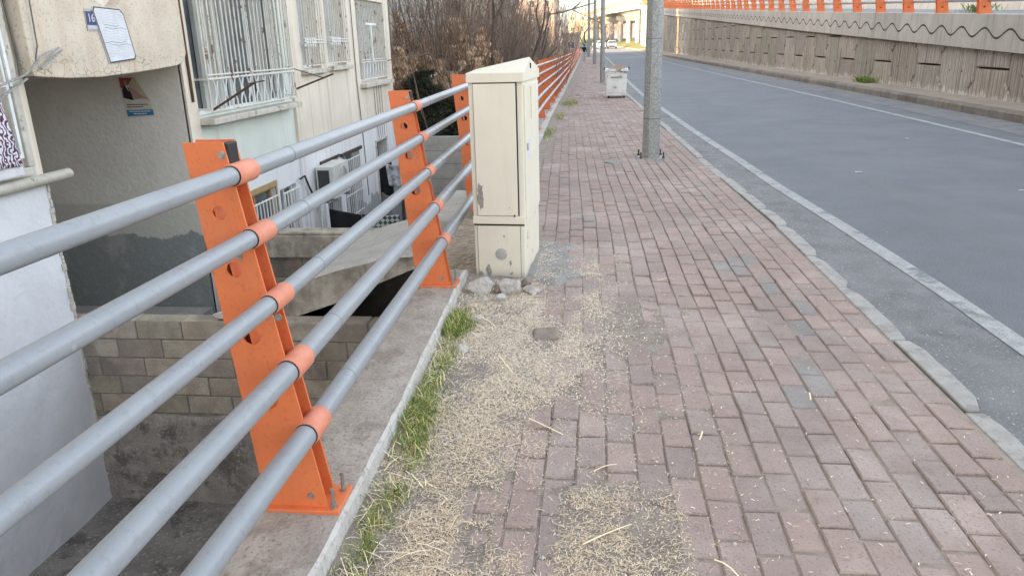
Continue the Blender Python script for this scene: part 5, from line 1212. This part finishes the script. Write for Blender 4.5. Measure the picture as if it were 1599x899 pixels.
td = bare_tree(47, [(0, 0, .42, -.05, .10, 2.6), (.2, .3, .2, .1, .06, 2.0), (1.2, 0, 1, -.1, .03, 1.9, 3.9, .2, 4), (.9, .1, 1, .1, .026, 1.7, 4.5, .35, 4)], 6, spread=.6, gnarl=.14, up=.10); put(td, -3.1, 33, 0, 1.0, 'bare tree leaning over the orange fence with branches reaching across the sky', G)
te = bare_tree(59, [(0, 0, -.05, .05, .08, 1.9), (.2, 0, .3, .1, .06, 1.7), (-.2, .1, -.3, .1, .05, 1.5), (0, .25, .1, .2, .045, 1.4)], 5, spread=.6, gnarl=.14, up=.12)
put(te, -4.6, 29, 0, 1, 'bare tree in the tangled thicket left of the orange fence', G)
lf = bare_tree(71, [(0, 0, -.1, 0, .07, 1.3), (.15, 0, .25, .1, .05, 1.3), (-.2, .1, -.3, .05, .05, 1.2)], 5, leaves=11000, spread=.62, gnarl=.16, up=.04); put(lf, -4.55, 22.5, 1.2, 1.0, 'tree with clumps of dry brown leaves beside the corner of the cream building', 'trees with dry brown leaves')
r_ = random.Random(15)
put(copy_tree(ta), -4.0, 25.5, 2.2, .95, 'dark bare tree between the dry leaved tree and the forked tree', G)
put(copy_tree(ta), -3.6, 27.8, 4.0, 1.05, 'dark bare tree just right of the forked tree, behind the pale shoots', G)
put(copy_tree(tb), -3.6, 21.9, 1.0, .8, 'small many stemmed tree close behind the yard wall, left of the cabinet', G)
for i, (x, y) in enumerate(((-3.3, 26.5), (-6.2, 27.5), (-2.7, 35), (-4.2, 36), (-6, 33), (-7.6, 38), (-3.1, 41), (-5, 44), (-2.9, 47), (-7, 48), (-3.8, 53), (-3.2, 60), (-5.6, 58), (-3.6, 68), (-5, 76), (-8.5, 31), (-3.0, 29), (-3.3, 38.5), (-2.6, 31.5), (-3.4, 45), (-9.5, 43), (-3.0, 50), (-3.1, 56), (-3.3, 64))):
    o = copy_tree([te, tb, te, ta][i % 4]); put(o, min(x, -3.5)-.6, y, r_.uniform(0, 6.28), r_.uniform(.7, 1.0), 'bare tree in the tangled thicket left of the orange fence', G)
for x, y, s_ in ((-3.9, 23.6, .95), (-6.2, 25.2, 1.1), (-5.0, 23.8, 1.1), (-7.2, 28.5, 1.4), (-5.6, 27, 1.3)):
    o = copy_tree(lf); put(o, x, y, r_.uniform(0, 6), s_, 'smaller tree of dry brown leaves just left of the cabinet top' if x > -4 else 'dry leaved tree farther into the thicket, before the white house', 'trees with dry brown leaves')
# bare scrub seen over the far fence, in three tones of bark
def scrub(seed, m, n=46, rmin=.007, rmax=.022):
    rnd = random.Random(seed); mw = MB()
    for i in range(n):
        p = Vector((rnd.gauss(0, .75), rnd.gauss(0, .75), 0)); d = Vector((max(-.26, min(.26, rnd.gauss(0, .25))), max(-.26, min(.26, rnd.gauss(0, .25))), 1)).normalized(); q = [p]; L_ = rnd.uniform(2.0, 4.6)
        for s_ in range(6): d = (d+Vector((rnd.gauss(0, .13), rnd.gauss(0, .13), rnd.gauss(0, .08)))).normalized(); d.z = max(d.z, .9); d.normalize(); q.append(q[-1]+d*L_/6)
        r0 = rnd.uniform(rmin, rmax); mw.tube(q, [r0*(1-.13*k) for k in range(7)], 4, 0, cap=False)
        for k in range(rnd.randint(3, 6)):
            i0 = rnd.randint(1, 6); b = q[i0]; dd = (Vector((rnd.gauss(0, .6), rnd.gauss(0, .6), .8))).normalized(); l2 = rnd.uniform(.4, 1.3); r1 = r0*(1-.13*i0)*.6; pts = [b]
            for s_ in range(3): dd = (dd+Vector((rnd.gauss(0, .2), rnd.gauss(0, .2), rnd.gauss(0, .15)))).normalized(); pts.append(pts[-1]+dd*l2/3)
            mw.tube(pts, [r1, r1*.8, r1*.6, r1*.35], 3, 0, cap=False)
            for k2 in range(3):
                b2 = pts[rnd.randint(1, 3)]; e2 = b2+Vector((rnd.gauss(0, .2), rnd.gauss(0, .2), rnd.uniform(-.05, .35))); mw.tube([b2, (b2+e2)/2+Vector((0, 0, .02)), e2], [r1*.45, r1*.35, r1*.2], 3, 0, cap=False)
    return mw.build('scrub', m, smooth=True)
protos = [scrub(1, 'twig'), scrub(2, 'browntwig', 40, .009, .026), scrub(3, 'paletwig', 16, .008, .02)]
used = [0, 0, 0]
labs = ('grey brown leafless scrub bush growing behind the fence', 'dark brown leafless scrub bush in the thicket behind the fence', 'loose bunch of pale bare shoots rising behind the fence')
for i, (x, y, *sc_) in enumerate(((-3.2, 22.2), (-3.4, 24.2), (-4.2, 25.5), (-3.5, 26.3), (-4.2, 28.2), (-3.5, 28.6), (-3.6, 31.5), (-3.7, 34.5), (-3.3, 38.0), (-3.4, 42), (-3.5, 46), (-3.7, 51), (-3.8, 57), (-4.2, 64), (-4.6, 72), (-4.8, 80), (-5.4, 28.6), (-5.4, 32), (-5.4, 38), (-3.0, 30), (-3.2, 33), (-3.3, 36.3), (-3.4, 40), (-3.5, 44), (-3.6, 48.5), (-3.8, 54), (-4.0, 60.5), (-4.6, 27.2), (-6.4, 31.5), (-6.2, 36), (-6.0, 45), (-5.4, 50), (-3.4, 23.2), (-3.3, 27.4), (-3.4, 32.2), (-3.6, 37), (-5.0, 26.0, 1.5), (-5.0, 30.5, 1.6), (-6.4, 33.5, 1.7), (-4.6, 34.5, 1.5), (-5.6, 37.5, 1.7), (-4.8, 42, 1.6), (-5.0, 47, 1.6), (-5.4, 53, 1.7), (-4.4, 58, 1.5), (-4.2, 24.6, 1.2), (-3.8, 30, 1.3), (-4.0, 38, 1.4), (-4.2, 45, 1.4), (-5.6, 24.8, 1.3))):
    k = i % 3 if i % 4 else 1
    o = protos[k] if not used[k] else protos[k].copy()
    if used[k]: COL.objects.link(o)
    used[k] = 1
    if y > 24: x -= .4
    o.location = (x, y, ground_z(x, y)); o.rotation_euler = (0, 0, r_.uniform(0, 6.28)); s_ = r_.uniform(.8, 1.15)*(sc_[0] if sc_ else 1); o.scale = (s_, s_, s_)
    tag(o, labs[k], 'bush', 'leafless scrub bushes behind the fence, '+('grey brown', 'dark brown', 'pale')[k])
# dark evergreens between the building and the fence
def evergreen(seed, h, w, n):
    rnd = random.Random(seed); t = bpy.data.objects.new('evergreen_shrub', None); COL.objects.link(t); mt = MB(); ml = MB()
    mt.tube([(0, 0, -.1), (.03, .02, h*.5), (0, .04, h*.85)], [.05, .035, .012], 6)
    for i in range(n):
        z = h*rnd.random()**.8; rr_ = w*(1-(z/h)**2.2*.8)*rnd.uniform(.3, 1.1); a = rnd.uniform(0, 6.28); c = Vector((rr_*math.cos(a), rr_*math.sin(a), z))
        c += Vector((noise.noise((c.x*2+seed, c.y*2, c.z*2)), noise.noise((c.y*2, c.z*2, seed)), 0))*.45
        out = Vector((math.cos(a), math.sin(a), .4)).normalized(); v = rnd.uniform(.45, 1.7)
        for k in range(9):
            d = (out+Vector((rnd.gauss(0, .6), rnd.gauss(0, .6), rnd.gauss(0, .5)))).normalized(); L_ = rnd.uniform(.06, .14); s_ = d.cross(Vector((rnd.gauss(0, 1), rnd.gauss(0, 1), 1))).normalized()*.009
            ml.add([c-s_, c+s_, c+d*L_+s_*.3, c+d*L_-s_*.3], [(0, 1, 2, 3)], 0, (v, v*rnd.uniform(.9, 1.05), v))
    mt.build('trunk', 'bark', t); ml.build('foliage', 'needle', t); return t
e1 = evergreen(3, 2.1, .75, 2600); e1.location = (-4.6, 21.1, GZ); tag(e1, 'dark evergreen shrub right against the far corner of the cream building', 'shrub')
e2 = evergreen(8, 1.5, 1.2, 3000); e2.location = (-3.6, 21.4, GZ); tag(e2, 'broad dark evergreen shrub between the second and third orange posts', 'shrub')
e3 = evergreen(14, 2.6, .75, 1700); e3.location = (-6.4, 26, GZ); tag(e3, 'tall dark evergreen before the white house', 'shrub')
e4 = evergreen(19, 1.0, 1.0, 1800); e4.location = (-2.5, 21.3, GZ); tag(e4, 'low dark evergreen shrub behind the third orange post', 'shrub')

# ------------------------------------------------------------------ houses behind
def house(name, label, cat, x0, x1, y0, y1, z0, h, wallm, floors, nwx, nwy, roof=None, win=(1.1, 1.4), frame='whitegrille'):
    b = thing(name, label, cat, ((x0+x1)/2, (y0+y1)/2, z0))
    mb = MB(); mb.box(x0, x1, y0, y1, z0, z0+h); to_local(mb.build('wall', wallm), b)
    fh = h/floors
    for f in range(floors):
        zc = z0+fh*(f+.5)
        for k in range(nwy):
            yc = y0+(y1-y0)*(k+.5)/nwy
            mb = MB(); mb.box(x1-.02, x1+.04, yc-win[0]/2, yc+win[0]/2, zc-win[1]/2, zc+win[1]/2); w_ = to_local(mb.build('window', frame), b)
            mb = MB()
            for s_ in (-1, 1): mb.box(x1+.04, x1+.045, yc+s_*win[0]*.245-win[0]*.2, yc+s_*win[0]*.245+win[0]*.2, zc-win[1]*.43, zc+win[1]*.43)
            g = mb.build('pane', 'glass'); g.parent = w_
        for k in range(nwx):
            xc = x0+(x1-x0)*(k+.5)/nwx
            mb = MB(); mb.box(xc-win[0]/2, xc+win[0]/2, y0-.04, y0+.02, zc-win[1]/2, zc+win[1]/2); w_ = to_local(mb.build('window', frame), b)
            mb = MB()
            for s_ in (-1, 1): mb.box(xc+s_*win[0]*.245-win[0]*.2, xc+s_*win[0]*.245+win[0]*.2, y0-.045, y0-.04, zc-win[1]*.43, zc+win[1]*.43)
            g = mb.build('pane', 'glass'); g.parent = w_
        if floors > 2 and f:
            mb = MB(); mb.box(x1, x1+1.1, y0+(y1-y0)*.3, y0+(y1-y0)*.7, z0+fh*f-.1, z0+fh*f+.06); mb.box(x1+1.0, x1+1.1, y0+(y1-y0)*.3, y0+(y1-y0)*.7, z0+fh*f+.06, z0+fh*f+1.0); to_local(mb.build('balcony', wallm), b)
    mb = MB()
    if roof: 
        xm = (x0+x1)/2; mb.add([(x0-.5, y0-.5, z0+h), (x1+.5, y0-.5, z0+h), (x1+.5, y1+.5, z0+h), (x0-.5, y1+.5, z0+h), (xm, y0+2, z0+h+2), (xm, y1-2, z0+h+2)], [(3, 2, 1, 0), (0, 1, 4), (1, 2, 5, 4), (2, 3, 5), (3, 0, 4, 5)])
        to_local(mb.build('roof', 'tile'), b)
    else: mb.box(x0-.15, x1+.15, y0-.15, y1+.15, z0+h, z0+h+.25); to_local(mb.build('roof', 'trim'), b)
    return b
house('house', 'white house with white framed windows glimpsed through the dry leaves', 'house', -15, -6.9, 26.5, 36, -1.2, 9.0, 'b_white', 3, 3, 5, None, (1.0, 1.5))
house('apartment_building', 'pinkish apartment block behind the bare trees', 'building', -24, -11, 37, 58, -1, 16, 'b_pink', 5, 3, 6)
house('apartment_building', 'cream apartment block beyond the pinkish one, seen through branches', 'building', -15, -9.5, 58.05, 78.6, -1, 17, 'b_yellow', 5, 3, 5)  # depth and far gap shaped to let a streak of sun reach the wall
house('apartment_building', 'grey apartment block farther along behind the trees', 'building', -24, -10.5, 81.6, 106, -1, 17, 'b_grey', 5, 3, 6)
house('apartment_building', 'tall pale block added to shade the street, hidden behind the white house', 'building', -32, -17.2, 14, 36.5, -1, 16, 'b_yellow', 5, 3, 4)  # mostly out of sight; added to keep the low sun off the street
for (x0, x1, y0, y1, h, m_, fl, lab) in ((-22, -9, 175, 200, 11, 'b_pink', 4, 'distant pinkish block above the end of the pavement'), (-40, -26, 210, 235, 15, 'b_white', 5, 'distant white block at the bend of the road'), (-9, 3, 262, 280, 10, 'b_yellow', 3, 'distant cream block under the viaduct'), (-62, -44, 250, 275, 17, 'b_pink', 5, 'farthest pinkish block on the left of the bend'), (18, 40, 270, 300, 14, 'b_grey', 4, 'distant grey block behind the viaduct columns')):
    house('apartment_building', lab, 'building', x0, x1, y0, y1, rise(y0)-.3, h, m_, fl, 4, 5)
house('kiosk', 'low pinkish kiosk with a flat roof at the far end of the pavement', 'kiosk', -4.3, -2.1, 104, 109, .0, 2.6, 'b_pink', 1, 1, 1, None, (.9, .9))
# golden crowned trees near the viaduct in the last sun
def sun_tree(seed):
    t = bare_tree(seed, [(0, 0, .05, 0, .16, 2.2), (.3, .1, .3, .1, .1, 2.0)], 6, leaves=2600, spread=.6, gnarl=.15, up=.12); return t
st = sun_tree(91)
for i, (x, y, s_, lab) in enumerate(((1.6, 168, 1.3, 'bare tree with golden leaves lit by the sun before the viaduct'), (-2.5, 205, 1.6, 'sunlit yellowish tree at the bend, behind the cars'), (-12, 150, 1.3, 'tree beyond the end of the fence by the pinkish block'))):
    o = st if i == 0 else copy_tree(st); put(o, x, y, i*2., s_, lab, 'sunlit trees by the viaduct', rise(y))
# ------------------------------------------------------------------ far hills
mb = MB()
for k in range(60):
    a = -1.0+2.2*k/59; d = 1100; h = 24+16*fbm(k*.3, 0, .5, 4, 3)
    mb.v += [(math.sin(a)*d, math.cos(a)*d, -8), (math.sin(a)*(d+120), math.cos(a)*(d+120), h), (math.sin(a)*(d+700), math.cos(a)*(d+700), h*.8)]
for k in range(59):
    for q in (0, 1): mb.f.append([k*3+q, k*3+3+q, k*3+4+q, k*3+1+q]); mb.m.append(0); mb.t.append(None)
struct(mb.build('hills', 'hill', smooth=True))

# ------------------------------------------------------------------ cars
def car(loc, rz, paint, label):
    c = thing('car', label, 'car', loc, rz, 'pale cars at the bend of the road'); L_, W_, = 4.2, .84
    lower = [(-2.1, .28), (-2.12, .62), (-1.95, .82), (-1.1, .92), (1.1, .96), (1.95, .94), (2.1, .7), (2.08, .28)]
    mb = MB(); mb.prism([(u, v) for u, v in lower], -W_, W_, 'x'); mb.build('body', paint, c, bevel=.07, seg=3)
    mb = MB(); b_ = [(-1.15, .9), (-.45, 1.42), (1.0, 1.44), (1.75, .93)]
    vs = [(-W_*.96, *b_[0]), (W_*.96, *b_[0]), (-W_*.76, *b_[1]), (W_*.76, *b_[1]), (-W_*.76, *b_[2]), (W_*.76, *b_[2]), (-W_*.94, *b_[3]), (W_*.94, *b_[3])]
    mb.add(vs, [(0, 1, 3, 2), (2, 3, 5, 4), (4, 5, 7, 6), (0, 2, 4, 6), (1, 7, 5, 3), (0, 6, 7, 1)]); cab_ = mb.build('cabin', paint, c, bevel=.04)
    def lerp(p, q, f): return tuple(p[i]+(q[i]-p[i])*f for i in range(3))
    mb = MB(); off = Vector((0, -.012, .012)); q = [Vector(lerp(vs[0], vs[2], .1))+off, Vector(lerp(vs[1], vs[3], .1))+off, Vector(lerp(vs[1], vs[3], .92))+off, Vector(lerp(vs[0], vs[2], .92))+off]
    mid = sum(q, Vector())/4; q = [mid+(p-mid)*.93 for p in q]; mb.quad(*q); mb.build('windscreen', 'glass', c)
    for s_ in (-1, 1):
        mb = MB(); x_ = s_*(W_*.86+.035); mb.add([(s_*(W_*.95+.012), -.9, .97), (s_*(W_*.95+.012), 1.35, .99), (s_*(W_*.78+.02), .92, 1.38), (s_*(W_*.78+.02), -.4, 1.37)], [(0, 1, 2, 3)]); mb.build('side_window', 'glass', c)
        mb = MB(); mb.box(s_*.62-.16, s_*.62+.16, -2.135, -2.06, .56, .72); mb.build('headlight', 'lamp', c, bevel=.02)
        mb = MB(); mb.box(s_*.9-.08, s_*.9+.08, -.85, -.7, .95, 1.06); mb.build('mirror', paint, c, bevel=.02)
        for yw_ in (-1.3, 1.28):
            mb = MB(); mb.tube([(s_*(W_-.16), yw_, .31), (s_*(W_+.005), yw_, .31)], .31, 20); w_ = mb.build('wheel', 'black', c); mb = MB(); mb.tube([(s_*(W_+.004), yw_, .31), (s_*(W_+.012), yw_, .31)], .19, 14); mb.build('rim', 'steel', w_)
    mb = MB(); mb.box(-.5, .5, -2.14, -2.1, .36, .5); mb.build('grille', 'acdark', c)
    mb = MB(); mb.box(-.26, .26, -2.15, -2.14, .5, .6); mb.build('number_plate', 'paper', c)
    return c
car((1.05, 150, ROADZ+rise(150)), 0, 'carw', 'white car with headlights on the road, just left of the pole behind the dumpster')
car((3.1, 152, ROADZ+rise(152)), .02, 'carw', 'white car alongside, right of the pole behind the dumpster')
car((.5, 176, ROADZ+rise(176)), .2, 'cargrey', 'silver car farther back at the bend of the road')
car((2.6, 185, ROADZ+rise(185)), .25, 'carw', 'rearmost white car near the viaduct columns')
# pale blue cabinet by the far poles
mb = MB(); mb.box(-1.35, -.75, 92, 92.6, -.02+rise(92), 1.35+rise(92)); mb.box(-1.4, -.7, 91.95, 92.65, 1.35+rise(92), 1.45+rise(92)); tag(mb.build('street_box', 'van', bevel=.02), 'pale blue street box beside the farthest poles', 'street box')

# ------------------------------------------------------------------ pedestrian far down the pavement
def person(loc, rz, label):
    J = {'pelvis': (0, 0, .93), 'waist': (0, -.03, 1.08), 'chest': (0, -.08, 1.30), 'neck': (0, -.12, 1.47), 'headb': (0, -.145, 1.54), 'head': (0, -.16, 1.62), 'crown': (0, -.15, 1.70),
         'hl': (-.09, 0, .90), 'kl': (-.10, -.16, .50), 'al': (-.10, -.06, .09), 'tl': (-.10, -.20, .035), 'hr': (.09, 0, .90), 'kr': (.10, .02, .49), 'ar': (.10, .24, .12), 'tr': (.10, .13, .035),
         'sl': (-.18, -.08, 1.40), 'el': (-.23, .05, 1.13), 'wl': (-.22, -.05, .90), 'fl': (-.215, -.09, .82), 'sr': (.18, -.08, 1.40), 'er': (.23, -.13, 1.13), 'wr': (.21, -.30, .98), 'fr': (.205, -.37, .95)}
    E = [('pelvis', 'waist'), ('waist', 'chest'), ('chest', 'neck'), ('neck', 'headb'), ('headb', 'head'), ('head', 'crown'), ('pelvis', 'hl'), ('hl', 'kl'), ('kl', 'al'), ('al', 'tl'), ('pelvis', 'hr'), ('hr', 'kr'), ('kr', 'ar'), ('ar', 'tr'),
         ('chest', 'sl'), ('sl', 'el'), ('el', 'wl'), ('wl', 'fl'), ('chest', 'sr'), ('sr', 'er'), ('er', 'wr'), ('wr', 'fr')]
    RD = {'pelvis': .15, 'waist': .14, 'chest': .16, 'neck': .06, 'headb': .075, 'head': .10, 'crown': .07, 'hl': .095, 'kl': .065, 'al': .045, 'tl': .04, 'hr': .095, 'kr': .065, 'ar': .045, 'tr': .04, 'sl': .07, 'el': .05, 'wl': .035, 'fl': .03, 'sr': .07, 'er': .05, 'wr': .035, 'fr': .03}
    names = list(J); me = bpy.data.meshes.new('person'); me.from_pydata([J[n] for n in names], [(names.index(a), names.index(b)) for a, b in E], [])
    o = bpy.data.objects.new('person_tmp', me); COL.objects.link(o); o.modifiers.new('skin', 'SKIN'); sdm = o.modifiers.new('sub', 'SUBSURF'); sdm.levels = 1; sdm.render_levels = 1
    for i, n in enumerate(names): me.skin_vertices[0].data[i].radius = (RD[n], RD[n]*(.8 if n in ('chest', 'waist', 'pelvis') else 1)); me.skin_vertices[0].data[i].use_root = (n == 'pelvis')
    bpy.context.view_layer.update(); m2 = bpy.data.meshes.new_from_object(o.evaluated_get(bpy.context.evaluated_depsgraph_get())); bpy.data.objects.remove(o)
    p = bpy.data.objects.new('person', m2); COL.objects.link(p); m2.materials.clear()
    for q in ('cl_black', 'ventgrey', 'skin', 'black'): m2.materials.append(M[q])
    for f in m2.polygons:
        c = f.center; f.use_smooth = True
        f.material_index = 3 if c.z < .10 else (2 if c.z > 1.46 or (c.z < .93 and abs(c.x) > .17) else (1 if c.z < .95 else 0))
    p.location = loc; p.rotation_euler = (0, 0, rz); tag(p, 'person in a dark jacket and grey trousers walking at the far end of the pavement', 'person')
    mb = MB(); bm = bmesh.new(); bmesh.ops.create_uvsphere(bm, u_segments=14, v_segments=9, radius=.112)
    vs = [(v.co.x, v.co.y*1.05-.135, v.co.z+1.655) for v in bm.verts if True]; fs = [[v.index for v in f.verts] for f in bm.faces if f.calc_center_median().z > -.01 or f.calc_center_median().y > .03]; bm.free(); mb.add(vs, fs); mb.build('hair', 'cl_black', p, smooth=True)
    return p
p_ = person((-1.0, 70, 0), .2, ''); p_.scale = (.82, .82, .82)

# scraps of paper lying on the asphalt
for i, (x, y, lab) in enumerate(((3.3, 9.9, 'small pale scrap of paper lying in the middle of the road'), (5.1, 13.2, 'white scrap of paper on the road near the far white line'), (4.6, 8.6, 'pale scrap lying on the near half of the road'), (6.0, 8.9, 'crumpled white scrap on the right half of the road'))):
    mb = MB(); r2 = random.Random(i)
    mb.add([(-.045, -.03, .004), (.04, -.035, .008), (.05, .02, .005), (-.03, .035, .010), (0, 0, .014)], [(0, 1, 4), (1, 2, 4), (2, 3, 4), (3, 0, 4)])
    o = mb.build('paper_scrap', 'ventgrey'); o.location = (x, y, ROADZ); o.rotation_euler = (0, 0, i*1.3); tag(o, lab, 'litter')
